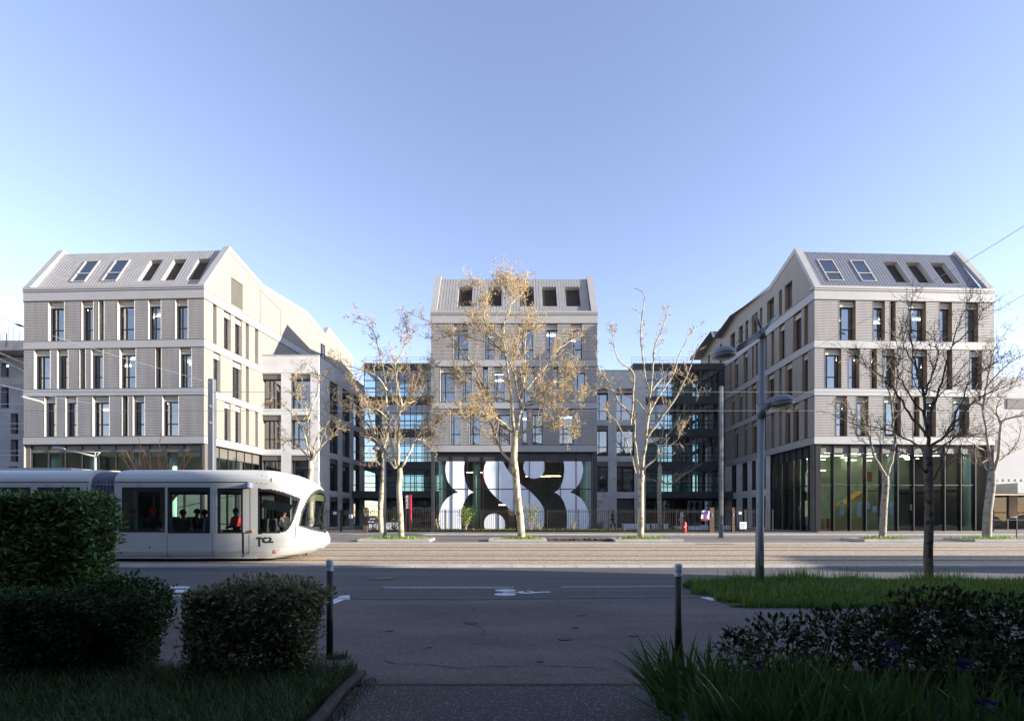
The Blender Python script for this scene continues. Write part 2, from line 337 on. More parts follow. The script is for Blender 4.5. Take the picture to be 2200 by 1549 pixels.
# tree pits on the far side with kerbs, soil strip
def pit(cx, w, Y, label, gap=True):
    z = gz(Y); r = empty('tree_pit', (cx, Y, z), label, 'tree pit', 'kerbed pits at the feet of the plane trees')
    b = MB(); b.box(cx-w/2, cx+w/2, Y-.95, Y-.8, z-.1, z+.12); b.box(cx-w/2, cx-w/2+.15, Y-.8, Y+.8, z-.1, z+.12)
    b.box(cx+w/2-.15, cx+w/2, Y-.8, Y+.8, z-.1, z+.12); b.box(cx-w/2, cx+w/2, Y+.8, Y+.95, z-.1, z+.12); b.build('kerb', 'kerb', r)
    s = MB(); s.box(cx-w/2+.15, cx+w/2-.15, Y-.8, Y+.8, z-.1, z+.08); s.build('soil', 'soil', r)
    return r
for px, w, lb in ((855, 3.6, 'stone kerbed pit around the second tree from the left'), (1112, 2.9, 'stone kerbed pit around the middle golden tree'), (1385, 3.4, 'stone kerbed pit around the thin tree right of the middle'),
              (1897, 3.2, 'stone kerbed pit around the forked tree before the right glass front'), (2122, 3.0, 'stone kerbed pit around the rightmost far tree')):
    pit((px-1100)/FPX*26.4, w, 26.4, lb)
s = MB()
for i in range(26):
    for j in range(7):
        x0 = 1.8+i*.2; y0 = 26+j*.16
        h = [gz(y0)+.02+.09*rng.random() for _ in range(4)]
        s.quad((x0, y0, h[0]), (x0+.2, y0, h[1]), (x0+.2, y0+.16, h[2]), (x0, y0+.16, h[3]))
tag(s.build('soil_patch', 'soil'), kind='structure')

# ---------------- the three gabled buildings ----------------
ZR = [(7.45, 10.40), (10.96, 13.88), (14.49, 17.42)]            # window rows (bottom, top)
ZBAND = [(6.85, 7.45), (10.40, 10.96), (13.88, 14.49)]
WA = [(.137, .226), (.324, .388), (.419, .448), (.524, .617), (.694, .763), (.843, .911)]
WB = [(.057, .147), (.187, .247), (.313, .344), (.377, .443), (.536, .624), (.733, .765), (.865, .931)]
WC = [(.116, .179), (.233, .297), (.385, .477), (.549, .581), (.609, .673), (.771, .86)]
ROWS = [WC, WB, WA]
RP = [(0, 18.41), (2.4, 22.35), (6.7, 21.3), (14, 21.85), (17.8, 20.9), (18.5, 21.9), (24.6, 20.6)]
def roofz(t):
    for (a, za), (b, zb) in zip(RP, RP[1:]):
        if t <= b: return za+(zb-za)*(t-a)/(b-a)
    return RP[-1][1]
WID = 13.7
def gable_building(name, label, O, ang, side, side_ang, sky_cols, roofmat, revmat, gf):
    """O = front left corner, ang = turn of the front; side: 'R' / 'L' / None for which flank is seen"""
    root = empty(name, (O[0], O[1], .42), label, 'building')
    U = Vector((cos(ang), sin(ang), 0)); F = Frame((O[0], O[1], 0), U)
    rib, band, rev, flat = MB(), MB(), MB(), MB()
    k = 0
    for ri, ((z0, z1), ws) in enumerate(zip(ZR, ROWS)):
        prev = 0
        for (a, b) in ws:
            a *= WID; b *= WID; ribbed(rib, F, prev, a, z0, z1); reveal(rev, F, a, b, z0, z1, .42)
            rib.quad(F(a, z0, -.03), F(a, z1, -.03), F(a, z1, 0), F(a, z0, 0)) if 0 else None
            rev.fbox(F, a-.025, a, z0, z1, -.04, .012); rev.fbox(F, b, b+.025, z0, z1, -.04, .012)
            k += 1
            narrow = (b-a) < .55
            window(F, a, b, z0+.012, z1-.012, .40, root, shutter=not narrow, blind=random.choice([None, None, .2, .35, .6, .85]) if not narrow else None, mull=.3, pane='glass')
            prev = b
        ribbed(rib, F, prev, WID, z0, z1)
    led = MB()
    for (z0, z1) in ZBAND: band.fbox(F, -.03, WID+.03, z0+.035, z1-.035, -.1, .03); led.fbox(F, -.05, WID+.05, z1-.035, z1, -.1, .045); led.fbox(F, -.05, WID+.05, z0, z0+.035, -.1, .04)
    band.fbox(F, -.03, WID+.03, 17.46, 18.10, -.1, .03); led.fbox(F, -.05, WID+.05, 17.415, 17.46, -.1, .05)
    led.fbox(F, -.05, WID+.05, 18.10, 18.14, -.1, .06); band.fbox(F, -.03, WID+.03, 18.14, 18.24, -.1, .05); led.fbox(F, -.05, WID+.05, 18.24, 18.28, -.1, .07); led.build('ledge', 'ledge', root)
    # roof with openings
    sl = math.atan2(22.35-18.41, 2.4); L = math.hypot(2.4, 22.35-18.41)
    inward = -F.N
    Rf = Frame(F(0, 18.41, -.35), U, inward*cos(sl)+Vector((0, 0, sin(sl))))
    holes = [(a, b, .20*L, .77*L) for a, b, kind in sky_cols]
    roof = MB(); holewall(roof, Rf, .5, WID-.5, 0, L, holes)
    for h in holes: rr = MB(); reveal(rr, Rf, *h, .38); rr.build('skylight_reveal', 'coping', root)
    u = .62
    while u < WID-.55:
        segs = [(0, L)]
        for h in holes:
            if h[0]-.03 < u < h[1]+.03: segs = [(0, h[2]-.03), (h[3]+.03, L)]
        for s0, s1 in segs: roof.fbox(Rf, u-.013, u+.013, s0, s1, -.0, .014)
        u += .24
    # remaining slopes
    def rp(u_, t): return F(u_, roofz(t), -.35-t if t > 0 else -.35)
    for (a, za), (b, zb) in zip(RP[1:], RP[2:]):
        roof.quad(F(.5, za, -.35-a), F(WID-.5, za, -.35-a), F(WID-.5, zb, -.35-b), F(.5, zb, -.35-b))
    roof.build('roof', roofmat, root)
    gut = MB(); gut.fbox(F, -.05, WID+.05, 18.28, 18.46, -.5, .06); gut.build('gutter', 'coping', root)
    for (a, b, kind) in sky_cols:
        if kind == 'g':
            h = (a, b, .20*L, .77*L); f = MB(); t = .07
            for q in ((a, a+t, h[2], h[3]), (b-t, b, h[2], h[3]), (a+t, b-t, h[2], h[2]+t), (a+t, b-t, h[3]-t, h[3]), (a+t, b-t, h[2]+(h[3]-h[2])*.38-.04, h[2]+(h[3]-h[2])*.38+.04)): f.fbox(Rf, *q, -.02, .07)
            o = f.build('skylight', 'shutter', root); p = MB(); p.quad(Rf(a, h[2], .01), Rf(b, h[2], .01), Rf(b, h[3], .01), Rf(a, h[3], .01)); p.build('pane', 'glass_sky', o)
            w = MB(); w.quad(Rf(a, h[2], -.37), Rf(b, h[2], -.37), Rf(b, h[3], -.37), Rf(a, h[3], -.37)); w.build('blind', 'room', o)
        else:
            s = MB(); v = .20*L
            s.quad(Rf(a, .20*L, -.37), Rf(b, .20*L, -.37), Rf(b, .77*L, -.37), Rf(a, .77*L, -.37))
            while v < .77*L-.05: s.fbox(Rf, a, b, v, v+.045, -.36, -.30); v += .09
            s.build('louvre', 'louvre', root)
    # flanks
    Lf = 24.6
    sides = {}
    for sd, org, base_dir in (('R', F(WID, 0, 0), side_ang if side == 'R' else ang+pi/2), ('L', F(0, 0, 0), side_ang if side == 'L' else ang+pi/2)):
        D = Vector((cos(base_dir), sin(base_dir), 0))
        sides[sd] = (org, D)
    # parapet copings standing above the roof at both flanks
    for sd in 'LR':
        par = MB()
        org, D = sides[sd]; inn = U if sd == 'L' else -U
        prev = None
        pts = [(-.0, 18.28)]+[(t, z+.33) for t, z in [(0.0, 18.41)]+RP[1:]]+[(Lf, 18.0)]
        ts = [(-.02, 18.46)]+[(t+.35, z+.30) for t, z in RP[1:]]
        for (a, za), (b, zb) in zip(ts, ts[1:]):
            p = [org+D*a, org+D*b]; o2 = -.03; w = .47
            q = [(p[0]-inn*.04, za), (p[1]-inn*.04, zb), (p[1]+inn*w, zb), (p[0]+inn*w, za)]
            lo = [Vector((c.x, c.y, z-.42)) for c, z in q]; hi = [Vector((c.x, c.y, z)) for c, z in q]; par.hexa(lo+hi)
        par.build('parapet', 'coping', root)
    return root, F, sides, rib, band, rev, flat
def finish(root, rib, band, rev, flat, revmat, flatmat='flatclad'):
    rib.build('wall', 'rib', root); band.build('floor_band', 'band', root); rev.split(lambda c: int((c.z-7.4)/3.5), 'window_reveal', revmat, root)
    if flat.f: flat.build('side_wall', flatmat, root)
def side_rows(S, u0, u1, rows, rib, band, rev, flat, ribs, root, zb=ZBAND, mirror=False):
    """rows: list of three lists of (u_a, u_b)"""
    for (z0, z1), ws in zip(ZR, rows):
        prev = u0
        for a, b in sorted(ws)+[(u1, None)]:
            if ribs: ribbed(rib, S, prev, a, z0, z1)
            else: flat.quad(S(prev, z0), S(a, z0), S(a, z1), S(prev, z1))
            if b is None: break
            reveal(rev, S, a, b, z0, z1, .35); narrow = (b-a) < .6
            window(S, a, b, z0+.012, z1-.012, .33, root, shutter=not narrow, mull=.5 if b-a > .9 else .3)
            prev = b
    led = MB()
    for (z0, z1) in zb: band.fbox(S, u0, u1, z0+.03, z1-.03, -.1, .028); led.fbox(S, u0, u1, z1-.03, z1, -.1, .04); led.fbox(S, u0, u1, z0, z0+.03, -.1, .035)
    band.fbox(S, u0, u1, 17.46, 18.10, -.1, .028); led.fbox(S, u0, u1, 17.42, 17.46, -.1, .045); led.fbox(S, u0, u1, 18.10, 18.13, -.1, .045); led.build('ledge', 'ledge', root)
def gable_wall(flat, S, conv, holes=(), rev=None, u_of=None):
    """wall over z 18.13 following the roof line; conv(t)->u"""
    ts = sorted({0, *[t for t, _ in [(a+.35, 0) for a, _ in RP[1:]]], 24.9})
    us = sorted({*[conv(t) for t in ts], *[h[0] for h in holes], *[h[1] for h in holes]})
    inv = (lambda u: u) if conv(1) > conv(0) else None
    c0 = conv(0); sg = 1 if conv(1) > c0 else -1
    def top(u): 
        t = sg*(u-c0); tt = t-.35
        return (18.41+.0 if t <= 0 else (18.44+(22.62-18.44)*t/2.75 if t < 2.75 else roofz(tt)+.27))
    for a, b in zip(us, us[1:]):
        hs = [h for h in holes if h[0] < (a+b)/2 < h[1]]
        if not hs: flat.quad(S(a, 18.13), S(b, 18.13), S(b, top(b)), S(a, top(a)))
        else:
            h = hs[0]; flat.quad(S(a, 18.13), S(b, 18.13), S(b, h[2]), S(a, h[2])) if h[2] > 18.14 else None
            flat.quad(S(a, h[3]), S(b, h[3]), S(b, top(b)), S(a, top(a)))
    for h in holes: reveal(rev, S, *h, .35)
def interior(root, corners, floors=True, wallm='room', back=5.0):
    """floor slabs and a partition inside the box given by front-left, front-right, back-right, back-left (x,y)"""
    (ax, ay), (bx, by), (cx, cy), (dx, dy) = corners
    def q(i, j, z):   # i across 0..1, j deep 0..1
        x = (ax*(1-i)+bx*i)*(1-j)+(dx*(1-i)+cx*i)*j; y = (ay*(1-i)+by*i)*(1-j)+(dy*(1-i)+cy*i)*j; return (x, y, z)
    s = MB()
    for z in (7.05, 10.55, 14.05, 17.6):
        s.hexa([q(.035, .02, z-.3), q(.965, .02, z-.3), q(.965, .98, z-.3), q(.035, .98, z-.3), q(.035, .02, z+.2), q(.965, .02, z+.2), q(.965, .98, z+.2), q(.035, .98, z+.2)])
    s.build('floor_slab', 'ceiling', root)
    w = MB(); w.hexa([q(.3, .22, 7.3), q(.7, .22, 7.3), q(.7, .9, 7.3), q(.3, .9, 7.3), q(.3, .22, 17.2), q(.7, .22, 17.2), q(.7, .9, 17.2), q(.3, .9, 17.2)]); w.build('core_wall', wallm, root)
    lm = MB(); rr_ = random.Random(int(ax*10))
    for z in (10.1, 13.6, 17.15):
        for _ in range(7): i_ = rr_.uniform(.08, .86); j_ = rr_.uniform(.04, .16); lm.hexa([q(i_, j_, z), q(i_+.07, j_, z), q(i_+.07, j_+.003, z), q(i_, j_+.003, z), q(i_, j_, z+.04), q(i_+.07, j_, z+.04), q(i_+.07, j_+.003, z+.04), q(i_, j_+.003, z+.04)])
    lm.build('strip_lamp', 'lampwhite', root)
    return q
def curtain(root, F, us, v0, v1, trans, name='glass_front', glassm='glass_shop', fin=.12, w=.06, panel=None, framem='darkframe', panelm='darkpanel'):
    f = MB()
    for u in us: f.fbox(F, u-w/2, u+w/2, v0, v1, -fin, fin*.5)
    for v in list(trans)+[v0+.03, v1-.03]: f.fbox(F, us[0], us[-1], v-.035, v+.035, -fin*.7, fin*.3)
    o = f.build(name, framem, root)
    top = panel if panel else v1
    p = MB()
    for a, b in zip(us, us[1:]): p.quad(F(a, v0, 0), F(b, v0, 0), F(b, top, 0), F(a, top, 0))
    p.build('pane', glassm, o)
    if panel: q = MB(); q.fbox(F, us[0], us[-1], panel, v1, -.06, -.004); q.build('top_panel', panelm, o)
    return o
def px2u(px, X0, Y): return (px-1100)/FPX*Y-X0

# left building
LO = (-36.13, 37.9); LANG = math.atan2(-.6, 13.65)
root, F, sides, rib, band, rev, flat = gable_building('gabled_building', 'left gabled building with pale sunlit flank, skylights and a grey ribbed front', LO, LANG, 'R', math.atan2(1, .127),
    [(2.8, 3.95, 'g'), (5.2, 6.4, 'g'), (8.0, 9.0, 'l'), (9.85, 10.9, 'l'), (11.8, 12.8, 'l')], 'roof', 'reveal', None)
org, D = sides['R']; S = Frame((org.x, org.y, 0), D); LEFT = (root, F, S)
def yl(px):
    r = (px-1100)/FPX; Y = (org.x-.127*org.y)/(r-.127); return (Y-org.y)*math.hypot(1, .127)
wa = [(yl(457.9), yl(465.3)), (yl(481), yl(496)), (yl(505), yl(520)), (yl(528), yl(534.8)), (yl(548), yl(555))]
wb = [(yl(458.5), yl(473.7)), (yl(499.8), yl(519)), (yl(528.4), yl(534.8))]
wc = [(yl(457.9), yl(465.3)), (yl(482), yl(495.5)), (yl(505.5), yl(518)), (yl(528.4), yl(534.8)), (yl(548.5), yl(554.2))]
rev2 = MB(); side_rows(S, 0.0, 24.9, [wc, wb, wa], rib, band, rev2, flat, False, root)
lv = (yl(496.5), yl(521.7), 18.25, 20.35)
gable_wall(flat, S, lambda t: t, [lv], rev2)
l = MB(); v = lv[2]
l.quad(S(lv[0], lv[2], -.2), S(lv[1], lv[2], -.2), S(lv[1], lv[3], -.2), S(lv[0], lv[3], -.2))
while v < lv[3]-.04: l.fbox(S, lv[0], lv[1], v, v+.06, -.18, -.02); v += .115
l.build('vent_louvre', 'louvre_light', root)
d = MB(); a, b = yl(559), yl(603)
d.fbox(S, a-.02, a+.02, 18.14, 20.95, 0, .012); d.fbox(S, b-.02, b+.02, 18.14, 20.4, 0, .012)
d.hexa([S(a-.02, 20.93, .012), S(b+.02, 20.38, .012), S(b+.02, 20.38, 0), S(a-.02, 20.93, 0), S(a-.02, 20.97, .012), S(b+.02, 20.42, .012), S(b+.02, 20.42, 0), S(a-.02, 20.97, 0)]); d.build('panel_joint', 'louvre', root)
# far flank window high on the gable
window(S, yl(689), yl(697), 18.3, 19.9, -.02, root, shutter=False)
us = [.38+i*1.295 for i in range(11)]
G = Frame(F(0, 0, -.25), F.U); curtain(root, G, us, .42, 6.85, [3.9, 6.28], panel=6.28, glassm='glass_shop', panelm='brownpanel')
fl = MB(); fl.fbox(G, 0, .35, .42, 6.85, -.3, .1); fl.fbox(G, WID-.32, WID, .42, 6.85, -.3, .15); fl.build('corner_column', 'brownpanel', root)
G2 = Frame(S(0, 0, -.25), S.U); curtain(root, G2, [.1, .9, 1.9, 2.9, 3.9, 4.9, 5.9, 6.9], .42, 6.85, [3.9, 6.0], panel=6.0, panelm='brownpanel')
back = [(-36.13, 62), (-19.3, 62)]
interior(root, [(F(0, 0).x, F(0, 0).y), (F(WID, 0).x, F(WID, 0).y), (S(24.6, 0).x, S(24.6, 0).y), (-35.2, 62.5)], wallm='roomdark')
b = MB(); p0 = F(0, 0); p1 = Vector((-35.2, 62.5, 0)); p2 = S(24.9, 0)
b.quad((p0.x, p0.y, .42), (p1.x, p1.y, .42), (p1.x, p1.y, 18.4), (p0.x, p0.y, 18.4)); b.quad((p1.x, p1.y, .42), (p2.x, p2.y, .42), (p2.x, p2.y, 20.6), (p1.x, p1.y, 20.6))
b.build('back_wall', 'flatclad', root)
c = MB()
for u in (1.2, 4.3, 7.6, 10.4, 12.9): q = G(u, 0, -1.1); c.tube([(q.x, q.y, .42), (q.x, q.y, 6.8)], .32, 16)
c.build('column', 'concrete_col', root, True)
c = MB(); c.fbox(G, 0, WID, .30, .43, -12, .1); c.build('floor', 'floor', root)
c = MB(); c.fbox(G, 0.3, WID-.3, .43, 6.8, -7.1, -7); c.build('inner_wall', 'room', root)
finish(root, rib, band, rev, flat, 'reveal'); rev2.split(lambda c: int((c.z-7.4)/3.5), 'window_reveal', 'reveal', root)

# centre building
CO = (-6.68, 42.2)
root, F, sides, rib, band, rev, flat = gable_building('gabled_building', 'middle gabled building above the window front with big white curved shapes', CO, 0, None, 0,
    [(2.08, 3.28, 'l'), (4.6, 5.8, 'l'), (7.34, 8.56, 'l'), (9.27, 10.5, 'l'), (11.25, 12.5, 'l')], 'roof', 'reveal', None)
for sd in 'LR':
    org, D = sides[sd]
    S = Frame((org.x, org.y, 0), D) if sd == 'R' else Frame(org+D*24.9, -D)
    flat.quad(S(0, 6.85), S(24.9, 6.85), S(24.9, 18.13), S(0, 18.13))
    gable_wall(flat, S, (lambda t: t) if sd == 'R' else (lambda t: 24.9-t))
mu = [(x-1100)/FPX*42.5+6.68 for x in (938, 971.7, 1004.7, 1038.5, 1071.2, 1104, 1137, 1170.4, 1204, 1237.5, 1271)]
G = Frame(F(0, 0, -.3), F.U); o = curtain(root, G, mu, .45, 6.85, [3.82], panel=6.13, glassm='glass_shop', w=.05)
fl = MB(); fl.fbox(G, 0, .25, .42, 6.85, -.3, .2); fl.fbox(G, WID-.30, WID, .42, 6.85, -.3, .2); fl.fbox(G, .25, WID-.3, .3, .5, -.3, .1); fl.build('corner_column', 'darkpanel', root)
def dA(x, y): return (920+x/8.155, 970+y/8.153)
def dB(x, y): return (1090+x/8.155, 970+y/8.153)
shapes = [
 [dA(*p) for p in ((322,170),(305,240),(300,330),(308,400),(322,465),(350,535),(400,612),(455,668),(528,713),(465,728),(390,768),(310,835),(245,925),(205,1030),(187,1150),(192,1250),(205,1310),(225,1368),(588,1368),(576,1250),(574,1150),(582,1060),(602,960),(640,865),(690,780),(740,735),(800,713),(740,680),(697,630),(655,535),(632,420),(625,300),(637,170))],
 [dA(*p) for p in ((1018,170),(988,240),(971,330),(972,440),(1000,540),(1060,660),(1150,765),(1240,850),(1350,935),(1486,1060))]+[dB(*p) for p in ((180,1140),(240,1210),(285,1290),(310,1368),(600,1368),(640,1290),(660,1200),(660,1110),(645,1020),(615,950),(560,865),(480,775),(395,693),(300,618),(205,545),(104,440))]+[dA(*p) for p in ((1420,362),(1355,265),(1312,170))],
 [dB(*p) for p in ((305,170),(283,225),(278,300),(300,370),(340,425),(400,463),(470,475),(550,460),(605,420),(645,350),(660,270),(652,205),(640,170))],
 [dA(*p) for p in ((1005,1368),(982,1310),(978,1230),(1000,1165),(1050,1112),(1110,1086),(1180,1083),(1250,1105),(1310,1155),(1345,1220),(1352,1290),(1335,1368))],
 [dB(*p) for p in ((985,170),(998,250),(998,340),(985,450),(960,545),(920,630),(870,685),(823,713),(880,742),(940,795),(990,880),(1028,1000),(1048,1120),(1047,1260),(1030,1368),(1400,1368),(1425,1270),(1434,1160),(1412,1030),(1362,910),(1290,820),(1200,752),(1095,713),(1200,640),(1265,550),(1305,450),(1328,340),(1325,250),(1303,170))]]
for s in shapes:
    m = MB(); m.prism([((x-1100)/FPX*42.5+6.68, EYE+(HOR-y)/FPX*42.5) for x, y in s], lambda u, v, d: G(u, min(v, 6.12), d), .012, .004)
    m.build('white_graphic', 'decal', o)
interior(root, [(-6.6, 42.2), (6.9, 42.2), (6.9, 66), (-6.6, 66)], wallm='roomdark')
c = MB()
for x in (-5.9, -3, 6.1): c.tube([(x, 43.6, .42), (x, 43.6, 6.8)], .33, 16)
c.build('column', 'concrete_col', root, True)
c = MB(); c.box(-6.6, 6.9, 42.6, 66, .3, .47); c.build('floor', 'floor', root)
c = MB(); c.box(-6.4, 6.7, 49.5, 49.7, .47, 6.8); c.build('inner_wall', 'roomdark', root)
c = MB(); c.box(-2.9, .2, 46, 46.2, 4.2, 5.8); c.build('red_panel', mat('dull_red_panel', (.22, .04, .05), .8), root)
c = MB(); c.box(1.2, 3.4, 45, 45.06, 5.05, 5.1); c.box(2.9, 4.4, 46, 46.06, 5.15, 5.2); c.box(-1.2, .4, 46, 46.08, 2.55, 2.62); c.box(-4, -2.6, 45, 45.06, 5.4, 5.44); c.build('strip_lamp', 'lampwarm', root)
finish(root, rib, band, rev, flat, 'reveal')

# right building
RO = (22.16, 37.5); RANG = math.atan2(.58, 13.6)
SA = math.atan2(1, .036)
root, F, sides, rib, band, rev, flat = gable_building('gabled_building', 'right gabled building with bright ribbed front, dark flank and tall glazed ground floor', RO, RANG, 'L', SA,
    [(1.6, 2.85, 'g'), (4.2, 5.35, 'g'), (6.9, 8.05, 'l'), (8.65, 9.85, 'l'), (10.65, 11.85, 'l')], 'roof_grey', 'reveal_shade', None)
org, D = sides['L']; LEN = 24.9; S = Frame(org+D*LEN, -D); RIGHT = (root, F, S)
def yr(px):
    r = (px-1100)/FPX; Y = (org.x-.036*org.y)/(r-.036); return LEN-(Y-org.y)*math.hypot(1, .036)
def pr(l): return [(yr(a), yr(b)) for a, b in l]
wa = pr([(1728, 1735.5), (1704, 1721.5), (1674, 1685.5), (1657, 1663), (1642, 1647.5), (1623.5, 1628), (1615.5, 1619.5), (1597.5, 1606), (1577.5, 1585.5), (1568, 1571.5)])
wb = pr([(1723.5, 1735.5), (1687, 1702), (1673.5, 1679.5), (1649, 1663), (1632, 1640), (1615.5, 1624), (1601.5, 1606), (1587, 1594), (1571, 1578)])
wc = pr([(1728, 1735), (1704, 1716), (1687, 1697.5), (1673.5, 1679.5), (1657, 1663), (1640, 1646), (1616, 1625), (1599, 1605), (1577.5, 1585.5)])
rev3 = MB(); side_rows(S, 0.0, LEN, [wc, wb, wa], rib, band, rev3, flat, True, root)
at = [(a, b, 18.25, 20.35) for a, b in pr([(1686, 1702), (1673.5, 1680), (1648, 1663), (1632, 1637.5), (1615, 1627.5), (1601, 1607.5), (1587, 1596), (1569, 1579), (1546, 1551), (1521, 1525)])]
gable_wall(flat, S, lambda t: LEN-t, at, rev3)
for h in at: window(S, *h, .33, root, shutter=False, mull=.5 if h[1]-h[0] > 1 else .3)
mu = [(x-1100)/FPX*37.6-22.16 for x in (1752, 1794, 1831, 1866, 1901, 1936.5, 1972.5, 2007.5, 2042.5, 2079, 2112)]
G = Frame(F(0, 0, -.25), F.U); curtain(root, G, mu, .45, 6.85, [3.88], panel=6.25, glassm='glass_shop', fin=.24, w=.06, panelm='brownpanel')
fl = MB(); fl.fbox(G, 0, .28, .42, 6.85, -.3, .12); fl.fbox(G, WID-.25, WID, .42, 6.85, -.3, .12); fl.fbox(G, .28, WID-.25, .3, .47, -.4, .2); fl.build('corner_column', 'brownpanel', root)
# flank ground floor: glass then concrete with windows
u_end = yr(1655)
G2 = Frame(S(0, 0, -.25), S.U)
curtain(root, G2, [u_end+(LEN-.15-u_end)*i/7 for i in range(8)], .42, 6.85, [3.88], panel=6.0, fin=.25, w=.12)
cw = MB(); rv = MB()
hs = []
for a, b in pr([(1572, 1582), (1595, 1606), (1615.5, 1624), (1637, 1645)]): hs += [(a, b, 4.0, 6.75), (a, b, .55, 3.35)]
holewall(cw, S, 0, u_end, .42, 6.85, hs, .35, rv)
for h in hs: window(S, *h, .33, root, shutter=False, mull=.4)
cw.build('concrete_wall', 'concrete', root); rv.split(lambda c: c.z > 3.6, 'wall_reveal', 'darkpanel', root)
pN = F(WID, 0)
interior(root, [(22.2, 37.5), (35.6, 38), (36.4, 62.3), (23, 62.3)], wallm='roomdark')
b = MB(); b.quad((pN.x, pN.y, .42), (36.6, 62.4, .42), (36.6, 62.4, 18.4), (pN.x, pN.y, 18.4)); b.quad((23, 62.4, .42), (36.6, 62.4, .42), (36.6, 62.4, 20.6), (23, 62.4, 20.6)); b.build('back_wall', 'flatclad', root)
c = MB()
for u in (.75, 6.9, 12.9):
    q = G(u, 0, -.9); c.tube([(q.x, q.y, .42), (q.x, q.y, 6.8)], .34, 16)
for t in (4, 7): q = S(LEN-t, 0, -1.0); c.tube([(q.x, q.y, .42), (q.x, q.y, 6.8)], .3, 16)
c.build('column', 'concrete_col', root, True)
c = MB(); c.fbox(G, 0, WID, .3, .46, -24, .05); c.build('floor', 'floor', root)
c = MB(); c.fbox(G, 2.6, WID-.4, .46, 6.75, -7.1, -7); c.fbox(G, 7.6, 7.8, .46, 3.6, -9, -3); c.build('inner_wall', mat('green_grey_wall', (.30, .36, .24), .9, 0, .35, .6), root)
c = MB(); c.fbox(G, 7.8, WID-.4, 3.5, 3.7, -9, -2.2); c.build('mezzanine', 'darkpanel', root)
c = MB()
for i in range(34):
    u = .8+random.random()*11.5; d_ = -1.2-random.random()*6; c.fbox(G, u, u+.75, 6.44, 6.46, d_-.025, d_)
c.build('strip_lamp', 'lampwhite', root)
c = MB(); c.fbox(G, .9, 1.9, 5.02, 5.07, -2, -1.95); c.fbox(G, 2.2, 3.0, 5.2, 5.25, -3, -2.95); c.build('strip_lamp', 'lampwarm', root)
c = MB(); c.fbox(G, 2.6, 5.9, .47, 1.4, -3.2, -2.6); c.fbox(G, .8, 2.2, .47, 1.0, -2.6, -2.0); c.build('counter', mat('pale_wood', (.42, .33, .14), .6, 0, .15, 2), root)
c = MB(); c.hexa([G(4.6, 2.2, -3), G(6.2, 3.3, -3), G(6.2, 3.3, -4.2), G(4.6, 2.2, -4.2), G(4.6, 2.5, -3), G(6.2, 3.6, -3), G(6.2, 3.6, -4.2), G(4.6, 2.5, -4.2)]); c.build('stair_flight', mat('yellow_wood', (.55, .36, .05), .5), root)
c = MB()
for u, v in ((2.1, 2.2), (2.1, 1.65), (3.4, 2.1), (3.4, 1.6), (4.05, 2.1), (4.6, 1.85), (5.2, 1.9), (5.9, 2.2), (5.9, 1.65), (7.5, 2.0)): c.fbox(G, u, u+.32, v, v+.46, -.06, -.03)
c.build('notice_sheet', mat('blue_white_paper', (.45, .60, .75), .8), root)
c = MB(); c.fbox(G, 5.0, 5.7, 4.25, 5.0, -1.6, -1.5); c.build('orange_banner', mat('orange_cloth', (.55, .12, .03), .8), root)
c = MB(); c.fbox(G, 1.05, 1.55, 3.6, 4.8, -1.8, -1.7); c.build('brown_banner', mat('brown_cloth', (.25, .07, .04), .8), root)
c = MB(); c.tube([G(2.0, .47, -1.2), G(2.0, 1.4, -1.2)], .08, 12); c.build('red_post', mat('red_plastic', (.5, .02, .01), .4), root)
finish(root, rib, band, rev, flat, 'reveal_shade', 'flatclad'); rev3.split(lambda c: int((c.z-7.4)/3.5), 'window_reveal', 'reveal_shade', root)

# concrete annexes
def annex_window(F_, a, b, c, d, root):
    window(F_, a, b, c, d-.45, .4, root, shutter=False, mull=.25 if b-a < 1.3 else .3)
    q = MB(); q.fbox(F_, a+.003, b-.003, d-.45, d-.003, -.35, -.08); q.build('shutter_box', 'brownpanel', root)
r = empty('concrete_annex', (-19, 44.2, .42), 'pale concrete wing with large windows joined to the left building', 'building')
X0 = LEFT[2](6.95, 0).x
A1 = Frame((X0, 44.2, 0), (1, 0, 0)); XR = -16.68
A2 = Frame((XR, 44.2, 0), (.077, 1, 0)); AL = 10.8
w = MB(); rv = MB()
def h2(F0, cols, rows, x0): return [(a-x0, b-x0, c, d) for a, b in cols for c, d in rows]
rows_ = [(10.83, 13.85), (7.34, 10.30), (3.9, 6.83), (.6, 3.35)]
hs = h2(A1, [(-21.58, -19.93), (-19.05, -17.4)], rows_, X0); holewall(w, A1, 0, XR-X0, .42, 15.44, hs, .4, rv)
for h in hs: annex_window(A1, *h, r)
def ya(px):
    q = (px-1100)/FPX; Y = (XR-.077*44.2)/(q-.077); return (Y-44.2)*1.003
hs = [(ya(a), ya(b), c, d) for a, b in ((708.7, 725.5), (735.6, 750.7), (759.8, 772.5)) for c, d in rows_]
holewall(w, A2, 0, AL, .42, 15.44, hs, .4, rv)
for h in hs: annex_window(A2, *h, r)
w.build('wall', 'concrete', r); rv.build('window_reveal', 'darkpanel', r)
c = MB(); c.fbox(A1, 0, XR-X0, 15.42, 15.5, -.5, .03); c.fbox(A2, .02, AL, 15.42, 15.5, -.5, .03); c.fbox(A1, 0, XR-X0-.03, 13.9, 13.93, 0, .012); c.fbox(A2, 0, AL, 13.9, 13.93, 0, .012); c.build('coping', 'coping', r)
c = MB(); c.box(X0+.5, XR-.4, 44.7, 54, 15.0, 15.2)
for z in (3.6, 7.1, 10.6, 14.1): c.box(X0+.6, XR-.5, 44.7, 54.5, z-.2, z+.15)
c.build('floor_slab', 'ceiling', r)
c = MB(); c.box(X0+.9, XR-2.4, 48, 54, .42, 15); c.build('inner_wall', 'roomdark', r)

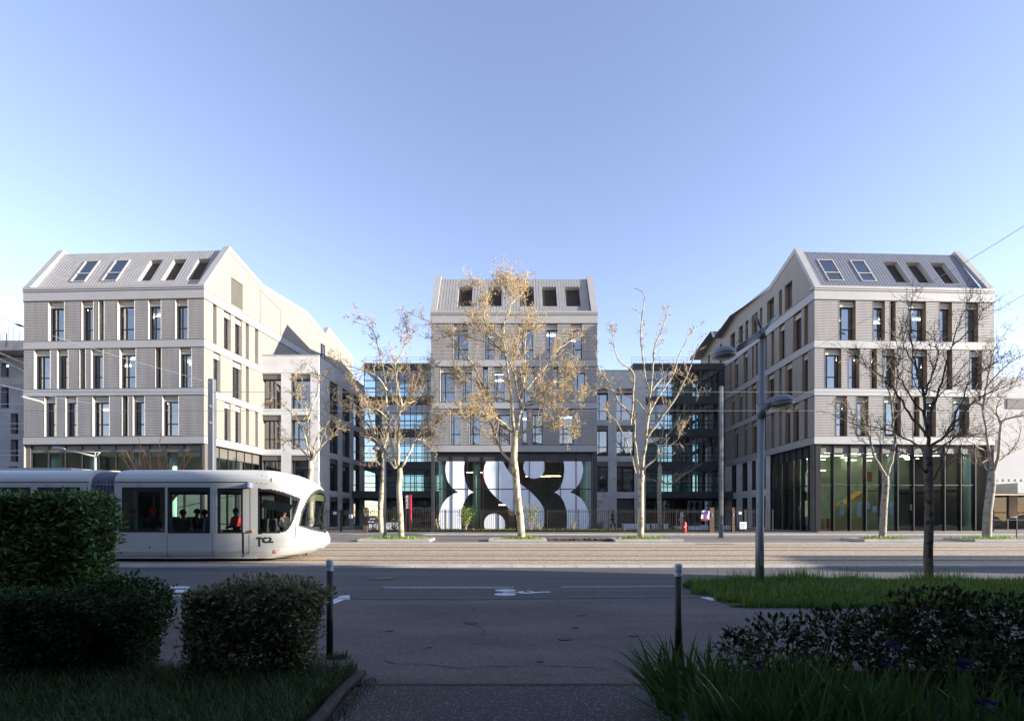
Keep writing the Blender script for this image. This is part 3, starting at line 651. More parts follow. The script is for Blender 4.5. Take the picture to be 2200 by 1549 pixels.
r = empty('concrete_annex', (10, 49.4, .42), 'pale concrete wing with dark windows right of the middle building', 'building')
A3 = Frame((7.0, 49.4, 0), (1, 0, 0)); w = MB(); rv = MB()
hs = h2(A3, [(8.2, 9.25), (10.1, 11.8)], [(10.87, 13.86), (7.37, 10.3), (3.9, 6.83)], 7.0)
dr = (3.1, 4.8, .45, 3.3); holewall(w, A3, 0, 5.9, .42, 15.6, hs+[dr], .4, rv)
for h in hs: annex_window(A3, *h, r)
c = MB(); c.fbox(A3, *dr, -.38, -.3); c.fbox(A3, 3.93, 3.96, .5, 3.25, -.3, -.28); c.build('door', 'darkpanel', r)
w.quad((12.9, 49.4, .42), (12.9, 55, .42), (12.9, 55, 15.6), (12.9, 49.4, 15.6))
w.build('wall', 'concrete', r); rv.build('window_reveal', 'darkpanel', r)
c = MB(); c.fbox(A3, 0, 5.93, 15.58, 15.66, -.5, .03); c.build('coping', 'coping', r)
c = MB()
for z in (3.6, 7.1, 10.6, 14.1, 15.3): c.box(7.1, 12.8, 49.9, 54.5, z-.2, z+.15)
c.build('floor_slab', 'ceiling', r)
c = MB(); c.box(7.1, 12.8, 53, 53.2, .42, 15.2); c.build('inner_wall', 'roomdark', r)
c = MB(); c.box(8.6, 8.72, 49.2, 49.4, 2.9, 3.05); c.build('wall_lamp', 'coping', r)

# glazed links
def link(x0, x1, label, Y=54.9, deep=5.5, can=None, cx=None, step=.62, dense_from=None, solid=None):
    r = empty('glazed_link', ((x0+x1)/2, Y, .42), label, 'building')
    Fk = Frame((x0, Y, 0), (1, 0, 0)); us = []; u = 0
    while u < x1-x0-.1:
        us.append(u); u += step if (dense_from is None or x0+u > dense_from) else step*2
    us.append(x1-x0)
    fl = [(4.15, 6.5), (7.35, 10.05), (10.85, 13.55), (14.35, 17.2)]
    for i, (a, b) in enumerate(fl):
        curtain(r, Fk, us, a, b, [a+.5, a+.95, a+1.75], 'glass_storey', 'glass_link', .1, .055)
        Bk = Frame((x0, Y+deep, 0), (1, 0, 0)); curtain(r, Bk, us[::2]+([us[-1]] if us[-1] not in us[::2] else []), a, b, [a+1.3], 'rear_glass_storey', 'glass_link', .1, .08)
    s = MB()
    for a, b in ((3.3, 4.15), (6.5, 7.35), (10.05, 10.85), (13.55, 14.35), (17.2, 17.9)): s.box(x0, x1, Y-.12, Y+deep+.1, a, b)
    s.build('floor_edge', 'darkpanel', r)
    g_ = MB(); h = MB(); i = 0
    xx = x0
    while xx < x1: h.box(xx-.015, xx+.015, Y+.5, Y+.53, 17.9, 18.75); xx += 1.5
    for z in (18.15, 18.45, 18.72): h.box(x0, x1, Y+.5, Y+.53, z, z+.025)
    h.build('roof_railing', 'steel', r)
    e = curtain(r, Fk, us[::2]+([us[-1]] if us[-1] not in us[::2] else []), .45, 3.3, [2.7], 'entrance_glass', 'glass_link', .1, .07)
    q = MB(); q.box(x0, x1, Y+deep, Y+deep+.1, .42, 3.3); q.build('lobby_wall', 'roomdark', r)
    if can: cn = MB(); cn.box(cx[0], cx[1], can, Y-.13, 3.42, 4.1); cn.build('canopy', 'darkpanel', r)
    q = MB(); xx = x0+2.2
    while xx < x1-1: q.box(xx, xx+.9+.5*((int(xx*3)) % 2), Y+3.2, Y+3.4, 4.2, 17.2); xx += 3.6
    q.box(x0+.1, x0+(x1-x0)*.3, Y+4.0, Y+4.2, 4.2, 17.2); q.build('inner_core', 'concrete_col', r)
    q = MB()
    for a, b in fl: q.box(x0, x1, Y+.5, Y+.55, a+.95, a+1.0); q.box(x0, x1, Y+deep-.5, Y+deep-.45, a+.95, a+1.0)
    q.build('handrail', 'steel', r)
    if solid:
        q = MB()
        for a, b in fl:
            for k_ in range(3): q.box(solid[0]+.2+k_*1.5, solid[0]+1.1+k_*1.5, Y+deep-.9, Y+deep-.8, a, b)
        q.build('rear_wall', 'concrete_col', r)
        st = MB()
        for a, b in fl[1:]:
            st.hexa([(solid[0], Y+2.2, a-.1), (solid[1]-.4, Y+2.2, b-.5), (solid[1]-.4, Y+3.6, b-.5), (solid[0], Y+3.6, a-.1), (solid[0], Y+2.2, a+.25), (solid[1]-.4, Y+2.2, b-.15), (solid[1]-.4, Y+3.6, b-.15), (solid[0], Y+3.6, a+.25)])
        st.build('stair_flight', 'coping', r)
    return r
link(-15.85, -6.7, 'dark framed glass link between the left wing and the middle building', can=51.5, cx=(-16.2, -6.7), dense_from=-12.5)
link(12.95, 22.75, 'dark framed glass link with stairs between the middle and right buildings', can=52.5, cx=(12.95, 22.7), step=.62, dense_from=17, solid=(18.4, 22.7))

# far left unfinished concrete building
r = empty('unfinished_building', (-46, 46, .42), 'raw grey concrete building shell with scaffold deck at far left', 'building')
Y = 46; Fk = Frame((-60, Y, 0), (1, 0, 0)); w = MB(); rv = MB()
def zz(y): return EYE+(HOR-y)/FPX*Y
def uu(px): return (px-1100)/FPX*Y+60
hs = [(uu(2), uu(19), zz(810), zz(780)), (uu(2), uu(19), zz(877), zz(832)), (uu(23), uu(39), zz(932), zz(888)), (uu(23), uu(39), zz(992), zz(944)), (uu(18), uu(39), zz(1040), zz(1002))]
holewall(w, Fk, 0, 18, .42, zz(768), hs, .5); w.build('wall', 'concrete_raw' if 'concrete_raw' in M else mat('raw_concrete', (.24, .255, .28), .9, 0, .15, .7, .2, 10), r)
b = MB(); b.box(-59, -42.2, Y+3, Y+3.1, .42, zz(768)); b.build('inner_wall', 'roomdark', r)
b = MB()
for y in (816, 822, 868, 910, 921, 968, 978): b.box(-48, -43, Y-.02, Y+.02, zz(y)-.02, zz(y)+.02)
b.build('guard_rail', 'steel', r)
b = MB(); b.box(-60, -42, Y-1.4, Y+1, zz(763), zz(757)); b.box(-45.3, -42.2, Y-1.3, Y-1.2, zz(757), zz(742)); b.box(-60, -46.2, Y-1.3, Y-1.2, zz(757), zz(728))
for px in (4, 16, 30, 44): X = (px-1100)/FPX*Y; b.box(X-.03, X+.03, Y-1.3, Y-1.24, zz(757), zz(727))
b.tube([(-46, Y-1.2, zz(765)), (-43, Y, zz(808))], .09, 6); b.tube([(-45, Y-1.2, zz(765)), (-42.5, Y, zz(795))], .09, 6)
b.build('scaffold_deck', mat('plywood_grey', (.42, .40, .38), .8, 0, .2, 2), r)
b = MB()
for k in range(7): X = -45.8+k*.5; b.tube([(X, Y, zz(768)), (X+.05, Y, zz(712-8*(k % 3)))], .018, 5)
b.build('rebar', 'rail', r)

# far right white building with canopy and glazed shopfront
r = empty('white_building', (44, 46, .42), 'low white panelled building with a grey canopy at far right', 'building')
Y = 44.5
def fb(mb, p0, p1, y0, y1, d0, d1):
    mb.box((p0-1100)/FPX*Y, (p1-1100)/FPX*Y, Y+d0, Y+d1, EYE+(HOR-y1)/FPX*Y, EYE+(HOR-y0)/FPX*Y)
w = MB(); fb(w, 2095, 2400, 810, 1040, 0, 8); w.build('wall', joints(mat('white_panels', (.36, .36, .36), .6, 0, .04, .8), 2, 1.15, .02, (.45, .45, .45)), r)
w = MB(); fb(w, 2131, 2142, 944, 970, -.05, .0); fb(w, 2163, 2400, 856, 878, -.05, 0); w.build('window', 'louvre', r)
w = MB(); fb(w, 2136, 2400, 1027, 1044, -.1, 0)
for i in range(14): fb(w, 2140+i*13, 2146+i*13, 1029, 1034, -.13, -.1)
w.build('cornice', 'coping', r)
w = MB(); fb(w, 2128, 2400, 1041, 1062, -2.4, 0); w.build('canopy', mat('canopy_grey', (.33, .36, .38), .5, .1), r)
w = MB(); fb(w, 2125, 2400, 1062, 1141, .8, .9); w.build('inner_wall', 'roomdark', r)
for a, b in ((2128, 2172), (2188, 2240), (2250, 2300)):
    w = MB(); fb(w, a, a+3, 1068, 1140, .2, .3); fb(w, b-3, b, 1068, 1140, .2, .3); fb(w, a, b, 1064, 1068, .2, .3); fb(w, a, b, 1100, 1102, .2, .3); o = w.build('shop_window', 'darkframe', r)
    w = MB(); fb(w, a, b, 1068, 1140, .24, .25); w.build('pane', 'glass_shop', o)
w = MB(); fb(w, 2172, 2188, 1064, 1112, .1, .4); w.build('timber_panel', mat('timber', (.36, .28, .2), .7), r)

rg = np.random.default_rng(77); st_ = MB()
for cx, cy, r_ in [(.68, 6.6, .05), (1.62, 6.8, .045), (-1.0, 6.2, .03), (-.6, 7.6, .06), (.3, 5.6, .03), (1.1, 8.2, .04), (-1.7, 7.1, .035), (.9, 7.3, .03)]:
    n = 11; st_.prism([(cx+r_*1.7*cos(2*pi*i/n)*rg.uniform(.6, 1.2), cy+r_*sin(2*pi*i/n)*rg.uniform(.6, 1.2)) for i in range(n)], lambda u, v, d: (u, v, d), .0125, .0085)
o = st_.build('asphalt_stains', mat('oil_stain', (.025, .023, .022), .6, 0, .3, 20)); o['kind'] = 'structure'

for pts, lb in (([(-.9, 9.3), (-.6, 8.6), (-.75, 7.9), (-.35, 7.1), (-.5, 6.4)], 1), ([(.4, 9.5), (1.0, 9.0), (1.5, 8.8), (2.4, 8.9), (3.2, 8.6)], 2), ([(-1.4, 5.6), (-.6, 5.4), (.3, 5.5), (1.1, 5.3)], 3)):
    cr = MB(); pp = []
    for (a, b_), (c_, d_) in zip(pts, pts[1:]):
        for k_ in range(6): f_ = k_/6; pp.append((a+(c_-a)*f_+.02*rg.normal(), b_+(d_-b_)*f_+.03*rg.normal()))
    for (a, b_), (c_, d_) in zip(pp, pp[1:]): w_ = .004+.004*rg.random(); cr.quad((a-w_, b_-w_, .0105), (c_-w_, d_-w_, .0105), (c_+w_, d_+w_, .0105), (a+w_, b_+w_, .0105))
    o = cr.build('asphalt_crack', bpy.data.materials['oil_stain']); o['kind'] = 'structure'
b = MB(); b.lathe((-3.3, 13.1, .004), [(.36, 0), (.36, .006)], 28); b.lathe((-3.3, 13.1, .004), [(.30, 0), (.30, .010)], 28); o = b.build('manhole_cover', 'rail'); o.data.materials[0] = M['darkpanel']; tag(o, 'round iron manhole cover in the road behind the left dash', 'manhole')
# ---------------- the tram ----------------
M['trambody'] = mat('tram_white_paint', (.53, .525, .49), .36, 0, .04, 1.2, spots=((.42, .41, .38), 2.2, .70))
M['tramglass'] = glass('tram_glass', (.72, .78, .77), 1.5)
M['bellows'] = mat('bellows_grey', (.15, .15, .18), .6, 0, .1, 3)
M['tramdark'] = mat('tram_interior_dark', (.035, .037, .04), .8)
M['seatblue'] = mat('seat_blue', (.015, .045, .16), .6)
TY = 18.2
PROF = [(.18, 1.10), (.30, 1.16), (.42, 1.2), (2.70, 1.2), (2.84, 1.175), (2.97, 1.10), (3.07, .98), (3.13, .82), (3.18, .55), (3.20, .0)]
XF = [(.18, -7.75), (.3, -7.15), (.45, -6.80), (.61, -6.57), (.8, -6.56), (.95, -6.62), (1.1, -6.70), (1.25, -6.78), (1.6, -6.76), (2.0, -6.72), (2.3, -6.72), (2.5, -6.78), (2.7, -6.95), (2.9, -7.3), (3.05, -7.7), (3.15, -8.15), (3.2, -9.0)]
PZ = np.array([p[0] for p in PROF]); PW = np.array([p[1] for p in PROF]); FZ = np.array([p[0] for p in XF]); FX = np.array([p[1] for p in XF])
def tw(z): return np.interp(z, PZ, PW)
def txf(z): return np.interp(z, FZ, FX)
def txs(z): return min(-8.3, txf(z)-.25)
PE = 2.5
def tram_y(x, z):
    xs = txs(z); t = max(0, min(1, (x-xs)/(txf(z)-xs))) if x > xs else 0
    return TY-tw(z)*(max(0, 1-t**PE))**(1/PE)
def zp(x, y): return (240+x/4.583, 1000+y/4.583)
def inpoly(px, py, poly):
    c = False; n = len(poly); j = n-1
    for i in range(n):
        xi, yi = poly[i]; xj, yj = poly[j]
        if (yi > py) != (yj > py) and px < (xj-xi)*(py-yi)/(yj-yi)+xi: c = not c
        j = i
    return c
def rect(a, b, c, d): return [zp(a, c), zp(b, c), zp(b, d), zp(a, d)]
def shell(xa, nose, regions, root, names):
    """regions: list of (key, polygon in the photo) tested on the near side and mirrored to the far side"""
    zs = []
    for (z0, w0), (z1, w1) in zip(PROF, PROF[1:]):
        n = max(2, int(math.hypot(z1-z0, w1-w0)/.03)); zs += [(z0+(z1-z0)*i/n, w0+(w1-w0)*i/n) for i in range(n)]
    zs.append(PROF[-1]); xb = -8.3 if nose else nose_end
    ns = int((xb-xa)/.035); na = 84 if nose else 0
    def pt(i, k, sg):
        z, w = zs[k]
        if i <= ns:
            xe = txs(z) if nose else xb
            x = xa+(xe-xa)*i/ns; y = w
        else:
            th = (i-ns)/na*pi/2; xs = txs(z); x = xs+(txf(z)-xs)*sin(th)**(2/PE); y = w*max(0, cos(th))**(2/PE)
        return (x, TY-sg*y, z)
    out = {}
    nI = ns+na
    for sg in (1, -1):
        grid = [[pt(i, k, 1) for k in range(len(zs))] for i in range(nI+1)]
        vid = {}
        for i in range(nI):
            for k in range(len(zs)-1):
                a, b, c, d = grid[i][k], grid[i+1][k], grid[i+1][k+1], grid[i][k+1]
                cx = sum(p[0] for p in (a, b, c, d))/4; cy = sum(p[1] for p in (a, b, c, d))/4; cz = sum(p[2] for p in (a, b, c, d))/4
                px = 1100+cx/cy*FPX; py = HOR-(cz-EYE)/cy*FPX; key = 'body'
                if cz < 2.9:
                    for kk, poly in regions:
                        if inpoly(px, py, poly): key = kk; break
                V, Fc, ids = out.setdefault(key, ([], [], {}))
                f = []
                for (ii, kk2) in ((i, k), (i+1, k), (i+1, k+1), (i, k+1)):
                    q = (ii, kk2, sg if ii < nI and kk2 < len(zs)-1 else 0)
                    if q not in ids:
                        ids[q] = len(V); p = grid[ii][kk2]; V.append(p if sg == 1 else (p[0], 2*TY-p[1], p[2]))
                    f.append(ids[q])
                Fc.append(tuple(f) if sg == 1 else tuple(f[::-1]))
    for key, (V, Fc, ids) in out.items():
        nm, mt = names[key]; b = MB(); b.v = V; b.f = Fc; b.n = len(V); (b.build(nm, mt, root, True) if key in ('body', 'ws') else b.split(lambda c: (c.y > TY, (c.x > -8.52)+(c.x > -7.05 if key == 'wf' else 0)+(c.z > 2.6 if key == 'seam' else 0)), nm, mt, root, True))
tram = empty('tram', (-13, TY, .07), 'white tram with rounded nose passing along the tracks from the left', 'tram')
CAB = [zp(*p) for p in ((1434,226),(1500,227),(1560,232),(1630,246),(1700,265),(1780,292),(1862,322),(1845,375),(1820,450),(1793,530),(1760,600),(1720,645),(1680,660),(1600,668),(1434,673))]
CABi = [zp(*p) for p in ((1446,250),(1560,262),(1700,295),(1838,338),(1795,470),(1745,585),(1690,636),(1600,650),(1446,655))]
WS = [zp(*p) for p in ((2120,228),(2050,228),(2000,246),(1950,285),(1905,360),(1868,450),(1838,595),(1950,632),(2120,668))]
WSi = [zp(*p) for p in ((2120,262),(2050,262),(2000,282),(1960,315),(1918,380),(1884,465),(1858,585),(1950,612),(2120,640))]
regs = [('w1', rect(122, 515, 255, 640)), ('wf', rect(95, 524, 217, 660)), ('w2', rect(556, 955, 255, 645)), ('wf', rect(546, 972, 217, 663)),
        ('dg', rect(1068, 1270, 270, 650)), ('wf', rect(1038, 1288, 222, 667)), ('cab', CABi), ('wf', CAB), ('ws', WSi), ('wf', WS),
        ('seam', rect(-300, 1385, 158, 167)), ('seam', rect(1284, 1302, 660, 925)), ('seam', rect(-300, 1285, 905, 913))]
nm = {'body': ('body', 'trambody'), 'w1': ('window', 'tramglass'), 'w2': ('window', 'tramglass'), 'dg': ('door_glass', 'tramglass'), 'cab': ('cab_window', 'tramglass'),
      'ws': ('windscreen', 'tramglass'), 'wf': ('window_frame', 'black'), 'seam': ('panel_seam', 'black')}
shell(-13.2, True, regs, tram, nm)
nose_end = -14.05
regs2 = [('w1', rect(-700, -195, 255, 650)), ('wf', rect(-720, -173, 217, 660)), ('w2', rect(-1400, -945, 255, 650)), ('wf', rect(-1420, -925, 217, 660)), ('w2', rect(-1095, -770, 255, 650)), ('wf', rect(-1120, -742, 217, 660)), ('seam', rect(-2500, -20, 158, 167))]
regs2 = [('w1', [(85, 1056), (168, 1056), (168, 1142), (85, 1142)]), ('wf', [(79, 1047.5), (173, 1047.5), (173, 1144), (79, 1144)]),
         ('w2', [(-60, 1056), (60, 1056), (60, 1142), (-60, 1142)]), ('wf', [(-66, 1047.5), (65, 1047.5), (65, 1144), (-66, 1144)]), ('seam', [(-400, 1034.5), (197, 1034.5), (197, 1036.5), (-400, 1036.5)])]
shell(-21.0, False, regs2, tram, nm)
b = MB()
for i in range(28):                                            # bellows: pleats between the two bodies
    x0 = -14.05+i*.03; f = .10 if i % 4 in (0, 1) else .16
    x1 = x0+.03; f1 = .10 if (i+1) % 4 in (0, 1) else .16
    pr_ = [(z, max(0, w-f)) for z, w in PROF]; pr1 = [(z, max(0, w-f1)) for z, w in PROF]
    for sg in (1, -1):
        for (za, wa_), (zb_, wb_), (_, wc_), (_, wd_) in zip(pr_, pr_[1:], pr1, pr1[1:]):
            b.quad((x0, TY-sg*wa_, za-.05), (x1, TY-sg*wc_, za-.05), (x1, TY-sg*wd_, zb_-.05), (x0, TY-sg*wb_, zb_-.05))
b.build('bellows', 'bellows', tram)
b = MB()
for xr in (-14.05, -13.2):                                     # end rings
    for sg in (1, -1):
        for (za, wa_), (zb_, wb_) in zip(PROF, PROF[1:]):
            b.quad((xr, TY-sg*wa_, za), (xr, TY-sg*wb_, zb_), (xr, TY-sg*max(0, wb_-.2), zb_-.06), (xr, TY-sg*max(0, wa_-.2), za))
b.build('end_ring', 'trambody', tram)
b = MB(); b.box(-21, -8.2, TY-1.1, TY+1.1, .33, .42); b.build('floor', 'tramdark', tram)
b = MB(); b.box(-21, -8.3, TY-1.12, TY+1.12, 2.62, 2.66); b.build('ceiling', mat('tram_ceiling', (.25, .26, .26), .8), tram)
b = MB(); b.box(-20, -17.5, TY-.9, TY+.9, .06, .33); b.box(-12.6, -10.4, TY-.9, TY+.9, .06, .33)
for x in (-19.6, -17.9, -12.3, -10.7):
    for s in (-.72, .72): b.lathe((x, TY+s, .36), [(.29, -.06), (.3, -.05), (.3, .05), (.29, .06)], 20, rot=Matrix.Rotation(pi/2, 3, 'X'))
b.build('bogie', 'black', tram)
b = MB()
def side_line(b, x, y0, y1, w=2.2):
    X = (240+x/4.583-1100)/FPX*17.0; b.box(X-w*.0035, X+w*.0035, TY-1.204, TY-1.19, EYE+(HOR-1000-y1/4.583)/FPX*17, EYE+(HOR-1000-y0/4.583)/FPX*17)
for x in (545, 993): side_line(b, x, 672, 905)
b.box(-8.47, -8.44, TY-1.203, TY-1.19, .2, 2.6) if 0 else None
side_line(b, 1355, 680, 915, 2.5); side_line(b, 1364, 228, 672, 2)
b.build('panel_joint', mat('joint_grey', (.16, .16, .17), .6), tram)
b = MB(); b.box(-13.2, -8.5, TY-1.215, TY-1.19, .185, .24); b.build('skirt_rail', mat('tram_lower_grey', (.38, .38, .38), .5), tram)
for x0, x1 in ((527, 543), (975, 1036)):
    b = MB(); b.box((240+x0/4.583-1100)/FPX*17, (240+x1/4.583-1100)/FPX*17, TY-1.212, TY-1.19, 1.06, 2.52); b.build('door_post', 'trambody', tram)
b = MB()
for x in (535, 1003): X = (240+x/4.583-1100)/FPX*17; b.box(X-.01, X+.01, TY-1.206, TY-1.2, .42, 1.06)
def sp(x, y, off=.006):                                        # a photo point brought onto the tram's skin
    px, py = zp(x, y); Y = 17.0
    for _ in range(6): X = (px-1100)/FPX*Y; z = EYE+(HOR-py)/FPX*Y; Y = tram_y(X, z)
    return Vector((X, Y-off, z))
def decal(name, polys, m, off=.007):
    b = MB()
    for poly in polys:
        n = len(poly); a = [sp(x, y, off) for x, y in poly]; c = [sp(x, y, off-.004) for x, y in poly]
        b.add(a+c, [tuple(range(n-1, -1, -1)), tuple(range(n, 2*n))]+[(i, (i+1) % n, n+(i+1) % n, n+i) for i in range(n)])
    return b.build(name, m, tram)
M['logo'] = mat('logo_dark', (.03, .028, .025), .6)
decal('operator_logo', [[(1430,703),(1480,703),(1480,722),(1464,722),(1464,797),(1448,797),(1448,722),(1430,722)],
      [(1484,732),(1490,712),(1508,703),(1536,704),(1536,719),(1512,720),(1503,731),(1510,743),(1538,745),(1538,760),(1502,760),(1488,750)],
      [(1548,703),(1564,703),(1580,724),(1565,743),(1593,743),(1593,760),(1542,760),(1542,746),(1560,724),(1546,712)]], 'logo')
decal('red_emblem', [[(1592,828),(1616,828),(1610,843),(1620,866),(1586,866),(1590,846)]], mat('emblem_red', (.45, .02, .02), .5))
decal('emblem_stroke', [[(1618,832),(1660,822),(1660,825),(1620,838)], [(1622,845),(1652,832),(1652,835),(1622,850)]], mat('emblem_grey', (.35, .33, .28), .5))
decal('emblem_letter', [[(1597,834),(1611,834),(1610,838),(1603,838),(1602,844),(1608,844),(1607,848),(1601,848),(1600,856),(1608,856),(1607,860),(1595,860)]], mat('emblem_white', (.7, .6, .6), .5), .012)
decal('roof_vent', [[(1425,88),(1440,88),(1436,172),(1421,172)], [(1474,93),(1488,95),(1483,176),(1469,176)], [(1522,104),(1536,107),(1530,180),(1516,180)], [(1562,122),(1580,128),(1578,166),(1566,150)]], 'bellows')
decal('lower_seam', [[(1812,820),(1960,812),(2100,803),(2100,809),(1960,819),(1812,828)], [(1812,590),(1820,590),(1812,700),(1806,835),(1832,895),(1828,900),(1800,840),(1802,700)], [(1880,892),(1950,850),(1978,836),(1970,850),(1930,885),(1885,898)]], 'bellows')
b = MB(); p = sp(1385, 645, .01); b.lathe((p.x, p.y-.02, p.z), [(.01, -.03), (.05, -.01), (.05, .01), (.01, .03)], 10, rot=Matrix.Rotation(pi/2, 3, 'X')); b.build('side_lamp', mat('amber_lens', (.6, .17, .03), .3), tram)
b = MB(); a = (240+1280/4.583-1100)/FPX*17; c = (240+1380/4.583-1100)/FPX*17
b.hexa([(a, 16.78, 2.53), (c, 16.70, 2.53), (c, 17.0, 2.53), (a, 17.0, 2.53), (a+.05, 16.85, 2.56), (c, 16.72, 2.72), (c, 17.0, 2.72), (a+.05, 17.0, 2.56)]); b.build('camera_cover', mat('cover_blue_grey', (.25, .27, .36), .5), tram)
def pole_strip(x, y0, y1, name, m, Y, w=.05):
    b = MB(); X = (240+x/4.583-1100)/FPX*Y; b.box(X-w/2, X+w/2, Y-.015, Y+.015, EYE+(HOR-1000-y1/4.583)/FPX*Y, EYE+(HOR-1000-y0/4.583)/FPX*Y); return b.build(name, m, tram)
M['cyan'] = mat('pale_cyan_pole', (.28, .62, .72), .5)
pole_strip(120, 275, 635, 'grab_pole', 'cyan', 17.10); pole_strip(565, 280, 640, 'grab_pole', 'cyan', 17.10); pole_strip(412, 290, 640, 'grab_pole', 'steel', 17.9, .035)
pole_strip(133, 450, 520, 'ticket_reader', mat('yellow_box', (.75, .5, .03), .5), 17.13, .09)
b = MB(); a = sp(1045, 573); c = sp(1275, 577); b.box(a.x, c.x, 17.08, 17.11, a.z-.02, a.z+.01); b.build('door_rail', 'steel', tram)
def seat(x, y, face):                                          # face=+1: sitter looks to +X
    b = MB(); z = .55
    b.box(x-.22, x+.22, y-.22, y+.22, z+.22, z+.32); s = -face
    b.hexa([(x+s*.20, y-.22, z+.3), (x+s*.27, y-.22, z+.3), (x+s*.27, y+.22, z+.3), (x+s*.20, y+.22, z+.3), (x+s*.30, y-.20, z+1.02), (x+s*.36, y-.20, z+1.02), (x+s*.36, y+.20, z+1.02), (x+s*.30, y+.20, z+1.02)])
    b.box(x-.15, x+.15, y-.15, y+.15, .42, z+.22); o = b.build('seat', 'seatblue', tram)
    b = MB(); q = s*.28
    b.hexa([(x+q-.03, y-.245, z+.32), (x+q+.03, y-.245, z+.32), (x+q+.03, y-.225, z+.32), (x+q-.03, y-.225, z+.32), (x+q+s*.05-.03, y-.235, z+1.0), (x+q+s*.05+.03, y-.235, z+1.0), (x+q+s*.05+.03, y-.215, z+1.0), (x+q+s*.05-.03, y-.215, z+1.0)])
    b.build('seat_edge', 'cyan', o)
SX = lambda x, Y=17.5: (240+x/4.583-1100)/FPX*Y
seat(SX(190), 17.5, -1); seat(SX(390), 17.5, 1); seat(SX(720), 17.5, 1); seat(SX(860), 17.5, -1); seat(SX(640), 18.8, 1); seat(SX(240), 18.8, 1)
b = MB(); b.box(SX(1600, 18.2), SX(1610, 18.2), TY-.9, TY+.9, .42, 1.5); b.box(-7.6, -7.1, TY-.75, TY+.75, .42, 1.2); b.build('driver_desk', 'tramdark', tram)
b = MB(); b.hexa([sp(x, y, -.06) for x, y in ((1468, 410), (1730, 470), (1780, 385), (1480, 330))]+[sp(x, y, -.075) for x, y in ((1468, 410), (1730, 470), (1780, 385), (1480, 330))]); b.build('sun_blind', mat('blind_cream', (.42, .44, .38), .8), tram)
b = MB(); b.box(-7.02, -6.92, TY-.62, TY+.62, 2.14, 2.36); b.build('destination_display', mat('display_olive', (.10, .11, .05), .5), tram)
b = MB(); b.box(-20.2, -15.2, TY-.55, TY+.55, 3.16, 3.26); b.build('roof_equipment', 'trambody', tram)

